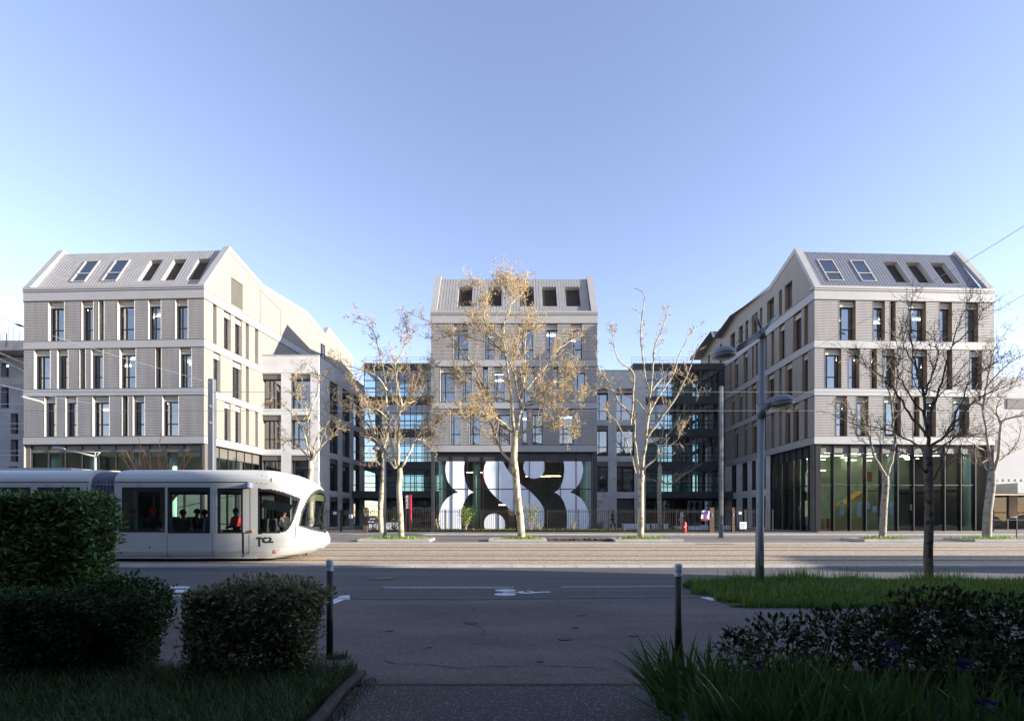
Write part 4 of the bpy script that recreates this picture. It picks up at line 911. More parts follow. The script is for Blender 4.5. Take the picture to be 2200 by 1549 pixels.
# ---------------- people ----------------
def skin_mesh(name, pts, edges, rad, root, m, sub=2):
    me = bpy.data.meshes.new(name); o = bpy.data.objects.new(name, me); C.objects.link(o)
    me.from_pydata([tuple(p) for p in pts], edges, []); mod = o.modifiers.new('skin', 'SKIN'); sd = me.skin_vertices[0].data
    for i, r in enumerate(rad): sd[i].radius = (r, r) if not hasattr(r, '__len__') else r
    sd[0].use_root = True
    s = o.modifiers.new('sub', 'SUBSURF'); s.levels = s.render_levels = sub; me.materials.append(m if not isinstance(m, str) else M[m])
    mod.use_smooth_shade = True; o.parent = root; return o
SKINM = {'light': mat('skin_light', (.50, .30, .22), .5), 'brown': mat('skin_brown', (.20, .10, .065), .5)}
def person(loc, yaw, pose, label, jacket, trousers, hair, skin='light', group=None, phone=False, big_hair=0, scale=1.0):
    """pose: 'walk', 'stand' or 'sit'; local +X is forward"""
    root = empty('person', loc, label, 'person', group); root.rotation_euler = (0, 0, yaw); root.scale = (scale,)*3
    V = Vector
    hz = .92 if pose != 'sit' else .50
    J = {'pel': V((0, 0, hz)), 'sp': V((.01, 0, hz+.22)), 'ch': V((.02, 0, hz+.42)), 'nk': V((.02, 0, hz+.56)), 'hd': V((.045, 0, hz+.70)), 'tp': V((.035, 0, hz+.775))}
    L = {}
    for s, k in ((1, 'l'), (-1, 'r')):
        L[k+'sh'] = V((.0, s*.18, hz+.49)); L[k+'hp'] = V((0, s*.09, hz-.04))
        if pose == 'walk':
            f = s*.20; L[k+'kn'] = V((f*.7+.05, s*.09, .48)); L[k+'an'] = V((f*1.5-.02, s*.09, .09)); L[k+'to'] = V((f*1.5+.15, s*.10, .04))
            L[k+'el'] = V((-.03, s*.23, hz+.22)); L[k+'wr'] = V((.19, s*.15, hz+.30)) if s < 0 else V((.08, s*.22, hz+.02)); hd_ = V((.1, .04*-s, .04)) if s < 0 else V((.03, 0, -.09))
        elif pose == 'stand':
            L[k+'kn'] = V((.03, s*.09, .48)); L[k+'an'] = V((0, s*.09, .08)); L[k+'to'] = V((.16, s*.11, .04))
            L[k+'el'] = V((-.02, s*.22, hz+.20)); L[k+'wr'] = V((.22, s*.08, hz+.30)); hd_ = V((.08, -s*.02, .04))
        else:
            L[k+'kn'] = V((.42, s*.12, hz)); L[k+'an'] = V((.40, s*.12, .09)); L[k+'to'] = V((.55, s*.13, .04))
            L[k+'el'] = V((.02, s*.24, hz+.22)); L[k+'wr'] = V((.24, s*.14, hz+.16)); hd_ = V((.09, -s*.04, -.01))
        L[k+'hn'] = L[k+'wr']+hd_
    P_ = [J['pel'], J['sp'], J['ch'], J['nk'], J['hd'], J['tp']]; R_ = [(.13, .10), (.115, .09), (.14, .10), (.05, .05), (.078, .095), (.055, .07)]; E = [(0, 1), (1, 2), (2, 3), (3, 4), (4, 5)]
    def add(p, r, par): P_.append(p); R_.append(r); E.append((par, len(P_)-1)); return len(P_)-1
    add(V((.135, 0, hz+.685)), .013, 4)
    for s, k in ((1, 'l'), (-1, 'r')):
        a = add(L[k+'sh'], .055, 2); a = add(L[k+'el'], .042, a); a = add(L[k+'wr'], .028, a); h = add(L[k+'hn'], .03, a)
        dr = (L[k+'hn']-L[k+'wr']).normalized(); sd = dr.cross(V((0, 0, 1))); sd = sd.normalized() if sd.length > .1 else V((0, 1, 0))
        for q, ln in ((-.03, .055), (-.01, .07), (.012, .065), (.032, .05)): m_ = add(L[k+'hn']+dr*.03+sd*q, .009, h); add(L[k+'hn']+dr*(.03+ln)+sd*q*1.1-V((0, 0, .015)), .008, m_)
        add(L[k+'wr']+dr*.06+sd*(-.055), .010, a)
        b_ = add(L[k+'hp'], .085, 0); b_ = add(L[k+'kn'], .055, b_); b_ = add(L[k+'an'], .038, b_); add(L[k+'to'], .035, b_)
    skin_mesh('body', P_, E, R_, root, SKINM[skin], 1)
    JP = [J['pel']+V((0, 0, -.02)), J['sp'], J['ch'], J['nk']-V((0, 0, .045))]; JR = [(.155, .125), (.145, .115), (.17, .125), (.075, .07)]; JE = [(0, 1), (1, 2), (2, 3)]
    for k in 'lr':
        JP += [L[k+'sh'], L[k+'el'], L[k+'wr']-(L[k+'wr']-L[k+'el'])*.08]; JR += [.075, .06, .045]; n = len(JP); JE += [(2, n-3), (n-3, n-2), (n-2, n-1)]
    skin_mesh('jacket', JP, JE, JR, root, jacket, 1)
    TP = [J['pel']+V((0, 0, -.01))]; TR = [(.15, .12)]; TE = []
    for k in 'lr':
        TP += [L[k+'hp'], L[k+'kn'], L[k+'an']+V((0, 0, .03))]; TR += [.10, .07, .055]; n = len(TP); TE += [(0, n-3), (n-3, n-2), (n-2, n-1)]
    skin_mesh('trousers', TP, TE, TR, root, trousers, 1)
    for k in 'lr':
        b = MB(); a = L[k+'an']; t = L[k+'to']; b.tube([V((a.x-.07, a.y, .05)), V((a.x, a.y, .055)), V((t.x-.03, t.y, .045)), V((t.x+.05, t.y, .035))], [.035, .045, .042, .02], 8)
        skin = b.build('shoe', 'black'); skin.parent = root; 
    c = J['hd']; h = MB(); n = 12; kx = 1+big_hair
    for i in range(9):
        for j in range(n): pass
    rings = []
    for i in range(7):
        ph = pi*i/12*1.15; 
        rings.append([(c.x-.012+kx*.098*sin(ph)*cos(2*pi*j/n)*(.86 if cos(2*pi*j/n) > 0 and i > 3 and not big_hair else 1)*(1+.12*big_hair*random.uniform(-1, 1)), c.y+kx*.088*sin(ph)*sin(2*pi*j/n), c.z+.012+kx*.118*cos(ph)-(0 if cos(2*pi*j/n) < .3 else -.03*(i > 4))) for j in range(n)])
    vs = [p for r_ in rings for p in r_]; fs = [(i*n+j, i*n+(j+1) % n, (i+1)*n+(j+1) % n, (i+1)*n+j) for i in range(6) for j in range(n)]
    h.add(vs, fs); 
    for o_, nm_ in ((h, 'hair'),):
        me = bpy.data.meshes.new('hair'); ob = bpy.data.objects.new('hair', me); C.objects.link(ob); me.from_pydata(o_.v, [], o_.f); me.materials.append(hair); me.polygons.foreach_set('use_smooth', [True]*len(me.polygons)); ob.parent = root
    for s in (1, -1):
        b = MB(); b.lathe(V((.128, s*.033, hz+.715)), [(.001, -.011), (.011, 0), (.001, .011)], 6); e = b.build('eye', 'black'); q = e.location.copy(); e.parent = root; e.location = q
    if phone: b = MB(); q = L['rhn']; b.box(q.x+.02, q.x+.035, q.y-.035, q.y+.035, q.z, q.z+.13); e = b.build('phone', 'black'); q2 = e.location.copy(); e.parent = root; e.location = q2
    return root
cl = lambda n, c: mat(n, c, .85, 0, .12, 8)
navy, darkc, black_, red_, grn, white_, olive = cl('navy_cloth', (.025, .03, .06)), cl('charcoal_cloth', (.02, .02, .022)), cl('black_cloth', (.012, .012, .012)), cl('red_cloth', (.45, .02, .02)), cl('sage_cloth', (.25, .33, .25)), cl('white_cloth', (.6, .6, .62)), cl('olive_cloth', (.05, .055, .04))
hblack, hred, hgrey = cl('dark_hair', (.012, .01, .009)), cl('bright_red_hair', (.85, .02, .008)), cl('grey_hair', (.16, .13, .11))
person((8.97, 45.6, gz(45.6)), 0.15, 'walk', 'person in dark clothes walking right past the pale wall looking at a phone', darkc, black_, hblack, phone=True)
person((14.1, 42.6, gz(42.6)), 0, 'stand', 'person in a white top and white trousers standing behind the red bin', white_, white_, hblack, 'brown', phone=True)
TZ = .42
person((SX(215)-.0, 17.55, TZ+.10), -pi*.9, 'sit', 'seated tram passenger in a sage jacket at the left edge of the window', grn, navy, hgrey, group=None)
r = person((SX(395), 17.52, TZ+.10), -.85, 'sit', 'seated tram passenger with bright red hair, glasses and navy coat', navy, navy, hred, 'light', big_hair=.30)
b = MB(); b.lathe((.04, 0, 1.03), [(.075, -.05), (.105, -.02), (.10, .03), (.06, .06)], 14); e = b.build('scarf', red_); q = e.location.copy(); e.parent = r; e.location = q
b = MB()
for s in (1, -1): b.lathe((.142, s*.034, 1.215), [(.02, -.003), (.024, 0), (.02, .003)], 10, rot=Matrix.Rotation(pi/2, 3, 'Y'))
e = b.build('glasses', 'black'); q = e.location.copy(); e.parent = r; e.location = q
person((SX(690), 17.6, TZ+.06), 2.8, 'sit', 'dark haired tram passenger seated left in the second window', darkc, black_, hblack, 'brown', big_hair=.2)
person((SX(830, 18.4), 18.4, TZ+.10), .3, 'sit', 'dark haired tram passenger seated farther from the glass in the second window', black_, black_, hblack, 'brown', big_hair=.15)
person((SX(905), 17.6, TZ+.06), 2.9, 'sit', 'tram passenger in a dark olive coat seated right in the second window', olive, black_, hblack, 'brown', big_hair=.2)
person((SX(1230, 18.0), 18.0, TZ+.12), 3.0, 'sit', 'tram passenger in a red top seen through the door glass', red_, black_, hblack, 'brown', big_hair=.1)
person((SX(1690, 17.9), 17.9, TZ+.12), -.3, 'sit', 'tram driver in a dark coat sitting in the cab', darkc, black_, hblack, 'brown')

# ---------------- fence, sign, bin, street furniture ----------------
M['fence'] = mat('fence_brown_black', (.045, .037, .03), .6, .3, .2, 3)
M['corten'] = mat('gate_post_brown', (.12, .085, .05), .7, .2, .25, 5)
def fence(x0, x1, Y, label, name='metal_fence', cat='fence', top=1.72, step=.14, group=None):
    z = gz(Y); r = empty(name, ((x0+x1)/2, Y, z), label, cat, group)
    b = MB(); x = x0+.07
    while x < x1-.03: b.box(x-.013, x+.013, Y-.013, Y+.013, z+.06, z+top); x += step
    b.box(x0, x1, Y-.018, Y+.018, z+.14, z+.18); b.box(x0, x1, Y-.018, Y+.018, z+top-.22, z+top-.18); b.build('railing', 'fence', r)
    n = max(1, round((x1-x0)/2.6))
    for i in range(n+1):
        q = MB(); xx = x0+(x1-x0)*i/n; q.box(xx-.035, xx+.035, Y-.035, Y+.035, z, z+top-.05); q.build('post', 'fence', r)
    return r
def XP(px, Y): return (px-1100)/FPX*Y
fence(XP(690, 38), XP(732, 38), 38, 'dark barred fence piece just right of the tram nose')
g1 = fence(XP(733, 38), XP(783, 38), 38, 'barred sliding gate hung with a white notice left of the slim lamp post', 'metal_gate', 'gate', 1.66)
fence(XP(790, 38), XP(872, 38), 38, 'dark barred fence with letter boxes behind the slim lamp post')
fence(XP(880, 38), XP(1110, 38), 38, 'dark barred fence in front of the left half of the white graphic')
fence(XP(1110, 38), XP(1375, 38), 38, 'dark barred fence from the middle tree to the thin tree')
fence(XP(1382, 38), XP(1524, 38), 38, 'dark barred fence behind the red bin')
fence(XP(1532, 38), XP(1600, 38), 38, 'barred gate behind the tall square steel mast', 'metal_gate', 'gate')
fence(XP(1602, 38), XP(1660, 38), 38, 'dark barred fence ending at the right building')
for px, lb, w in ((786, 'brown steel gate post beside the letter boxes', .30), (1528, 'brown steel gate post right of the hanging banner', .34), (1574, 'brown steel gate post between the two right gates', .2)):
    X = XP(px, 38); z = gz(38); r = empty('gate_post', (X, 38, z), lb, 'post'); b = MB(); b.box(X-w/2, X+w/2, 37.85, 38.15, z, z+1.8); b.build('post', 'corten', r)
    b = MB(); b.box(X-w/2-.02, X+w/2+.02, 37.83, 38.17, z+1.8, z+1.84); b.build('cap', 'fence', r)
    b = MB(); b.box(X-.05, X+.05, 37.82, 37.85, z+1.15, z+1.4); b.build('intercom', 'steel', r)
# letter boxes
r = empty('letter_boxes', (XP(800, 37.8), 37.8, 1.3), 'dark letter box bank with white slots on the fence', 'letter box')
b = MB(); b.box(XP(790, 37.8), XP(808, 37.8), 37.7, 37.9, 1.05, 1.6); b.build('box', 'darkpanel', r)
b = MB()
for a, z in ((792, 1.14), (799, 1.14), (796, 1.36), (802, 1.36)): b.box(XP(a, 37.8), XP(a+4.5, 37.8), 37.685, 37.70, z, z+.05)
b.build('slot_label', 'decal', r)
r = empty('letter_boxes', (XP(816, 37.8), 37.8, 1.3), 'dark letter box with a red and white label beside the slim lamp post', 'letter box')
b = MB(); b.box(XP(810, 37.8), XP(825, 37.8), 37.7, 37.9, 1.25, 1.55); b.build('box', 'darkpanel', r)
b = MB(); b.box(XP(811, 37.8), XP(818, 37.8), 37.68, 37.70, 1.48, 1.62); b.build('red_label', red_, r)
b = MB(); b.box(XP(811.5, 37.8), XP(817.5, 37.8), 37.675, 37.70, 1.42, 1.47); b.box(XP(819, 37.8), XP(824, 37.8), 37.68, 37.70, 1.47, 1.53); b.build('white_label', 'decal', r)
b = MB()
for cx in (791, 801):
    c_ = Vector((XP(cx, 37.9), 37.9, 1.80)); b.tube([c_+Vector((.13*cos(2*pi*i/16), 0, .19*sin(2*pi*i/16))) for i in range(17)], .013, 5)
tag(b.build('ring_ornament', 'fence'), 'two dark metal rings standing in the fence above the letter boxes', 'ornament')
def sheet(name, px0, px1, y0, y1, Y, m, label, cat='notice'):
    r = empty(name, (XP((px0+px1)/2, Y), Y, EYE+(HOR-y1)/FPX*Y), label, cat); b = MB(); b.box(XP(px0, Y), XP(px1, Y), Y-.02, Y, EYE+(HOR-y1)/FPX*Y, EYE+(HOR-y0)/FPX*Y); b.build('sheet', m, r)
    b = MB(); h = (y1-y0)/FPX*Y; x0, x1 = XP(px0, Y), XP(px1, Y); zb = EYE+(HOR-y1)/FPX*Y
    for k in range(4): b.box(x0+(x1-x0)*.12, x0+(x1-x0)*(.6+.25*random.random()), Y-.026, Y-.02, zb+h*(.2+.17*k), zb+h*(.25+.17*k))
    b.build('print_lines', 'bellows', r); return r
sheet('notice', 716, 723, 1099, 1105, 37.9, 'decal', 'small white notice on the fence near the tram nose')
sheet('notice', 749.5, 758, 1105, 1112.5, 37.9, 'decal', 'white notice fixed on the left gate')
sheet('notice', 1587, 1593, 1099, 1105, 37.9, 'decal', 'small white notice high on the right gate')
sheet('notice', 1589, 1604, 1121, 1136, 37.9, 'decal', 'large white notice board low on the right gate')
Y = 37.85; r = empty('hanging_banner', (XP(1514, Y), Y, 1.2), 'white banner with purple figures and red lower edge tied to the fence', 'banner')
b = MB(); n = 10
for i in range(n):
    for j in range(6):
        f = lambda u, v: (XP(1505+19*u+(2-2*v if u in (0,) else 0), Y), Y-.03-.03*sin(u*9+v*2), EYE+(HOR-(1098+19*v-2*sin(u*3)))/FPX*Y)
        b.quad(f(i/n, (j+1)/6), f((i+1)/n, (j+1)/6), f((i+1)/n, j/6), f(i/n, j/6))
b.build('cloth', mat('banner_cloth', (.55, .50, .66), .8, 0, .25, 6, spots=((.25, .12, .45), 7, .56)), r)
b = MB(); b.box(XP(1506, Y), XP(1520, Y), Y-.08, Y-.065, EYE+(HOR-1118)/FPX*Y, EYE+(HOR-1113.5)/FPX*Y); b.build('red_edge', red_, r)
b = MB()
for k in range(5): x = XP(1507+k*3, Y); z = EYE+(HOR-1104)/FPX*Y; b.box(x, x+.06, Y-.08, Y-.07, z, z+.12); b.box(x-.01, x+.09, Y-.08, Y-.07, z+.1, z+.13)
b.build('purple_letters', mat('banner_purple', (.12, .05, .35), .8), r)
# red pylon sign
def textobj(s, size, m, parent, loc, rot, name='lettering', ext=.004):
    cu = bpy.data.curves.new(name, 'FONT'); cu.body = s; cu.size = size; cu.extrude = ext; cu.align_x = 'LEFT'
    t = bpy.data.objects.new('tmp', cu); C.objects.link(t); bpy.context.view_layer.update()
    me = bpy.data.meshes.new_from_object(t); bpy.data.objects.remove(t); me.name = name
    o = bpy.data.objects.new(name, me); C.objects.link(o); me.materials.clear(); me.materials.append(M[m] if isinstance(m, str) else m)
    o.parent = parent; o.location = Vector(loc)-parent.location; o.rotation_euler = rot; return o
Y = 38.9; z0 = gz(Y); X0, X1 = XP(871.5, Y), XP(884, Y); zt = EYE+(HOR-1064)/FPX*Y; zs_ = EYE+(HOR-1093)/FPX*Y
r = empty('pylon_sign', ((X0+X1)/2, Y, z0), 'tall red slatted pylon sign with white letters BSB beside the second tree', 'sign')
b = MB(); b.box(X0, X1-.12, Y-.12, Y+.06, zs_, zt); b.build('panel', mat('sign_dark_red', (.14, .012, .03), .5), r)
b = MB(); b.box(X1-.12, X1, Y-.16, Y+.1, z0, zt+.03); b.build('side_fin', mat('sign_red', (.38, .012, .03), .5), r)
for k in range(3):
    b = MB(); x = X0+.02+k*.11; b.box(x, x+.055, Y-.08, Y+.04, z0, zs_); b.build('slat', M['sign'] if 'sign' in M else bpy.data.materials['sign_dark_red'], r)
textobj('BSB', .34, 'decal', r, (X0+.27, Y-.13, zs_+.50), (R(90), R(-90), 0))
b = MB(); b.box(X0+.30, X0+.325, Y-.128, Y-.121, zs_+.05, zt-.12); b.build('white_rule', 'decal', r)
b = MB()
for k, (u, v) in enumerate(((.05, .03), (.05, .33))):
    x, z = X0+u, zs_+v
    b.prism([(x, z), (x+.05, z), (x+.22, z+.11), (x+.22, z+.15), (x+.17, z+.15), (x, z+.04)], lambda u_, v_, d: (u_, d, v_), Y-.128, Y-.121)
    b.prism([(x+.14, z), (x+.22, z), (x+.22, z+.05), (x+.17, z+.07)], lambda u_, v_, d: (u_, d, v_), Y-.128, Y-.121)
x, z = X0+.05, zs_+.19
b.prism([(x, z), (x+.05, z), (x+.22, z+.07), (x+.22, z+.11), (x+.17, z+.11), (x, z+.05)], lambda u_, v_, d: (u_, d, v_), Y-.128, Y-.121)
b.build('emblem', 'decal', r)
# red bin
Y = 37.2; r = empty('litter_bin', (XP(1470, Y), Y, gz(Y)), 'bright red round topped bin in front of the right fence', 'bin'); X = XP(1470, Y); z = gz(Y)
b = MB(); b.lathe((X, Y, z), [(.15, 0), (.155, .03), (.155, .62), (.15, .66)], 18); b.build('body', mat('bin_red', (.5, .02, .015), .35), r, True)
b = MB(); b.lathe((X, Y, z), [(.165, .66), (.165, .70), (.14, .76), (.06, .80)], 18); b.build('lid', mat('bin_red_lid', (.42, .015, .012), .35), r, True)
b = MB(); b.box(X-.06, X+.0, Y-.17, Y-.15, z+.38, z+.46); b.build('sticker', 'decal', r)
# white crates / low planters along the forecourt
k = 0
for px, w, h, Y, lb in ((1352, 1.25, .52, 43.2, 'longest white slatted box left of the thin tree'), (1389, .5, .5, 43.2, 'white slatted box just right of the thin tree trunk'), (1404, .55, .52, 43.2, 'white slatted box left of the rear tree trunk'), (1429, .38, .52, 43.2, 'small white slatted box right of the rear tree trunk'),
                        (1455, .55, .33, 42.2, 'low white slatted box left of the red bin'), (1490, 1.0, .33, 42.2, 'low white slatted box right of the red bin'), (1518, 1.1, .42, 42.2, 'low white slatted box under the hanging banner'), (1558, 1.3, .38, 42.2, 'low white slatted box behind the square steel mast'),
                        (803, 1.4, .5, 42.2, 'low white slatted box under the letter boxes'), (838, .5, .62, 42.4, 'white slatted box right of the slim lamp post'), (852, .5, .62, 42.4, 'white slatted box hidden partly by the second tree')):
    X = XP(px, Y); z = gz(Y); r = empty('slatted_box', (X, Y, z), lb, 'planter box', 'white slatted boxes on the forecourt')
    b = MB(); b.box(X-w/2, X+w/2, Y-.22, Y+.22, z+.05, z+h-.03); b.build('core', 'darkpanel', r)
    b = MB(); n = max(4, int(w/.095))
    for i in range(n): x = X-w/2+(i+.5)*w/n; b.box(x-.033, x+.033, Y-.25, Y-.222, z, z+h)
    b.box(X-w/2-.02, X+w/2+.02, Y-.26, Y+.24, z+h-.03, z+h); b.build('slats', 'decal', r)
# masts of the overhead line
M['mast'] = mat('mast_grey', (.14, .155, .18), .45, .4, .12, 1)
for px, Y, w, ytop, lb in ((455.5, 24.9, .24, 815, 'tall square blue grey mast behind the tram at the left building corner'), (1548.5, 29.3, .16, 830, 'tall square steel mast in front of the right glass link')):
    X = XP(px, Y); z = gz(Y); zt = EYE+(HOR-ytop)/FPX*Y; r = empty('catenary_mast', (X, Y, z), lb, 'mast')
    b = MB(); b.box(X-w/2, X+w/2, Y-w*.6, Y+w*.6, z, zt); b.build('column', 'mast', r)
    b = MB(); b.box(X+w/2-.03, X+w/2+.03, Y-w*.62, Y-w*.5, z, zt-.01); b.build('edge_strip', 'coping', r)
    b = MB(); b.box(X-w*.7, X+w*.7, Y-w*.8, Y+w*.8, z-.02, z+.05); b.build('base_plate', 'steel', r)
    for zz_ in (6.1, 6.9): b = MB(); b.box(X-.05, X+.05, Y-w*.6-.06, Y-w*.6, zz_-.06, zz_+.06); b.build('bracket', 'steel', r)
# overhead wires
def wire(pts, label, rad=.008, m='steel'):
    b = MB(); b.tube(pts, rad, 5); tag(b.build('overhead_wire', m), label, 'wire', 'overhead tram wires')
wire([(-70, 18.2, 6.0), (90, 18.2, 6.0)], 'upper of the two level tram wires crossing the whole view', .009)
wire([(-70, 21.7, 6.05), (90, 21.7, 6.05)], 'lower of the two level tram wires crossing the whole view', .009)
wire([P(0, 682, 15.5), P(45, 700, 16), P(250, 765, 19), P(452, 822, 24.7)], 'sagging wire running down from the left edge to the tall mast', .010)
wire([P(0, 826, 21), P(90, 848, 22.5), P(200, 868, 24)], 'short slanting wire over the unfinished building', .009)
wire([P(2210, 480, 12), P(2080, 560, 13.5), P(1940, 642, 16), P(1761, 742, 20), P(1640, 800, 24), P(1550, 836, 29)], 'long wire rising from the square steel mast to the upper right edge', .007)
wire([P(2210, 628, 15), P(2100, 690, 16), P(1950, 765, 18), P(1840, 812, 20)], 'wire rising to the right edge behind the bare trees', .007)
for px, py, Y in ((42, 699, 15.9), (1810, 716, 19.5)):
    p = P(px, py, Y); b = MB(); b.tube([p-Vector((.12, 0, -.04)), p, p+Vector((.12, 0, -.04))], [.02, .035, .02], 8); tag(b.build('wire_insulator', 'black'), 'small dark insulator on the left sagging wire' if px < 500 else 'small insulator on the long wire before the right building', 'insulator')
b = MB(); b.tube([P(48, 852, 20), P(92, 864, 21)], .04, 6); b.tube([P(92, 864, 21), P(93, 868, 21)], .03, 6); tag(b.build('pull_off_arm', 'coping'), 'short pale wire arm at the left edge of the left building', 'wire arm')
# lamps
M['lamppole'] = mat('lamp_pole_grey', (.22, .235, .24), .45, .3, .08, 1.5)
def head(c, r, root, tilt=0):
    rot = Matrix.Rotation(tilt, 3, 'Y')
    b = MB(); b.lathe(c, [(r*.98, 0), (r, .02*r/.25), (r*.93, .07*r/.25), (r*.7, .125*r/.25), (r*.35, .155*r/.25), (r*.05, .16*r/.25)], 24, .85, rot); o = b.build('lamp_head', 'lamppole', root, True)
    b = MB(); b.lathe(c, [(r*.1, -.10*r/.25), (r*.55, -.09*r/.25), (r*.9, -.045*r/.25), (r*.99, -.004)], 24, .85, rot); b.build('diffuser', mat('lamp_diffuser', (.30, .28, .25), .3), o, True)
Y = 11.0; X = XP(1632, Y); r = empty('street_lamp', (X, Y, 0), 'large two headed grey street lamp standing in the grass bank', 'street lamp')
b = MB(); pt_ = [(X, Y, 0), (X, Y, 1.28), (X+.01, Y, 1.30), (X+.06, Y, 5.45)]; b.tube(pt_, [.088, .085, .074, .056], 20); b.build('pole', 'lamppole', r, True)
tp = Vector((X+.06, Y, 5.45)); hd1 = P(1555, 762, 10.6)
b = MB(); b.tube([tp-Vector((0, 0, .04)), tp+Vector((0, 0, .16))], [.075, .07], 16); b.build('junction', 'lamppole', r, True)
b = MB(); b.tube([tp+Vector((-.03, 0, .05)), hd1+Vector((.16, 0, .02))], [.05, .04], 10); b.tube([tp+Vector((-.03, 0, .14)), hd1+Vector((.28, 0, .16))], [.02, .02], 8)
st1 = P(1621, 676, 10.9); st2 = P(1670, 675, 11.3); b.tube([tp+Vector((0, 0, .12)), st1], [.03, .035], 8); b.tube([tp+Vector((.02, 0, .12)), st2], [.035, .025], 8); b.tube([st1, P(1581, 740, 10.7)], .009, 5); b.build('arm', 'lamppole', r, True)
head(hd1, .255, r, R(-3))
b = MB(); z2 = EYE+(HOR-882)/100; b.tube([(X+.045, Y, z2-.16), (X+.045, Y, z2+.14)], [.105, .105], 16); h2_ = P(1677, 866, 11); b.tube([(X+.1, Y, z2-.05), h2_+Vector((-.22, 0, -.02))], [.05, .04], 8); b.build('collar', 'lamppole', r, True)
head(h2_, .28, r, R(-6))
b = MB(); b.box(X-.155, X-.105, Y-.04, Y+.04, .95, 1.45) if 0 else b.box(X-.03, X+.03, Y-.125, Y-.108, .55, .85); b.build('hatch', 'steel', r)
Y = 26.6; X = XP(827, Y); z = gz(Y); zt = EYE+(HOR-975)/FPX*Y; r = empty('street_lamp', (X, Y, z), 'slim pale lamp post with dark foot left of the second tree', 'street lamp')
b = MB(); b.tube([(X, Y, z+1.0), (X, Y, zt)], [.075, .055], 12); b.build('pole', 'coping', r, True)
b = MB(); b.tube([(X, Y, z), (X, Y, z+1.0)], [.085, .08], 12); b.build('pole_foot', 'lamppole', r, True)
b = MB(); b.tube([(X, Y, zt), P(816, 965, Y), P(808, 968, Y)], [.03, .03, .03], 8); b.tube([(X, Y, zt-.2), P(818, 968, Y)], .02, 6); b.build('arm', 'lamppole', r, True)
head(P(809, 964, Y), .22, r)
Y = 27; X = XP(204.5, Y); z = gz(Y); zt = EYE+(HOR-972)/FPX*Y; r = empty('street_lamp', (X, Y, z), 'pale lamp post with long arm rising behind the tram roof', 'street lamp')
b = MB(); b.tube([(X, Y, z), (X, Y, zt-.25)], [.08, .06], 12); b.build('pole', 'coping', r, True)
b = MB(); b.tube([(X, Y, zt-.25), P(215, 971.5, Y)], .03, 6); b.tube([P(215, 971.5, Y), P(160, 970, Y)], .022, 6); b.tube([(X, Y, zt-.2), P(140, 966, Y)], [.05, .03], 8); b.tube([(X, Y, zt-.25), (X, Y, zt)], .03, 6); b.build('arm', 'coping', r, True)
b = MB(); b.lathe(P(127, 963.5, Y), [(.05, -.06), (.3, -.045), (.33, 0), (.28, .06), (.1, .10)], 18, .5, Matrix.Rotation(R(8), 3, 'Y')); b.build('lamp_head', 'coping', r, True)
# bollards
for px, Y, lb in ((708.5, 5.80, 'black bollard with a white cap beside the pale hedge'), (1457.5, 5.29, 'black bollard with a white cap behind the iris leaves')):
    X = XP(px, Y); r = empty('bollard', (X, Y, 0), lb, 'bollard', 'white capped bollards at the path mouth')
    b = MB(); b.lathe((X, Y, 0), [(.037, 0), (.037, .42), (.0385, .425), (.0385, .435), (.037, .44), (.037, .975)], 20); b.build('post', mat('bollard_black_brown', (.022, .018, .016), .5), r, True)
    b = MB(); b.lathe((X, Y, 0), [(.037, .975), (.039, .98), (.039, 1.0), (.037, 1.005), (.037, 1.02), (.039, 1.025), (.039, 1.09), (.034, 1.105), (.01, 1.11)], 20); b.build('cap', mat('bollard_white', (.8, .8, .8), .5), r, True)
# guard rail at far right
Y = 30; r = empty('guard_rail', (XP(2165, Y), Y, gz(Y)), 'thin dark pedestrian rail at the far right edge', 'railing')
b = MB(); b.box(XP(2112, Y), XP(2260, Y), Y-.025, Y+.025, gz(Y)+1.0, gz(Y)+1.05); b.build('rail', 'darkframe', r)
for px in (2113, 2184, 2255):
    b = MB(); b.box(XP(px, Y)-.02, XP(px, Y)+.02, Y-.02, Y+.02, gz(Y), gz(Y)+1.0); b.build('post', 'darkframe', r)

# ---------------- buildings behind and beside the viewer (they cast the shade and fill the reflections) ----------------
M['plaster'] = mat('cream_plaster', (.20, .20, .195), .9, 0, .08, .6)
def block(x0, x1, y0, y1, h, label, faces):
    r = empty('apartment_block', ((x0+x1)/2, (y0+y1)/2, 0), label, 'building'); b = MB(); b.box(x0, x1, y0, y1, 0, h); b.build('wall', 'plaster', r)
    b = MB(); b.box(x0-.3, x1+.3, y0-.3, y1+.3, h, h+.35); b.build('roof', 'coping', r)
    wn = MB(); bl = MB()
    z = 1.0
    while z < h-1.8:
        if 'N' in faces:
            x = x0+1.2
            while x < x1-2: wn.box(x, x+1.3, y1+.0, y1+.03, z, z+1.6); bl.box(x-.6, x+2, y1, y1+1.1, z-.35, z-.2) if int(x*7+z) % 3 == 0 and x1 < 0 else None; x += 3
        if 'W' in faces:
            y = y0+1.2
            while y < y1-2: wn.box(x0-.03, x0, y, y+1.3, z, z+1.6); y += 3
        if 'E' in faces:
            y = y0+1.2
            while y < y1-2: wn.box(x1, x1+.03, y, y+1.3, z, z+1.6); y += 3
        z += 3
    wn.build('window', 'darkpanel', r); bl.build('balcony', 'coping', r)
block(-48, -1, -26, -6, 13, 'cream apartment block behind the viewer on the left', 'N')
block(1, 26, -26, -6, 14, 'cream apartment block behind the viewer on the right', 'N')
block(-36, -9.5, -2.5, 7, 9, 'added unseen block left of the viewer that darkens the foreground', 'NE')  # added out of view to cut sky light over the hedges
block(9, 26, -2.5, 4.3, 10, 'added unseen block right of the viewer that darkens the foreground', 'NW')  # added opposite, also out of view, to dim the foreground
block(30, 38, -20, 7.0, 17, 'tall cream apartment block right of the viewer along the street', 'NW')
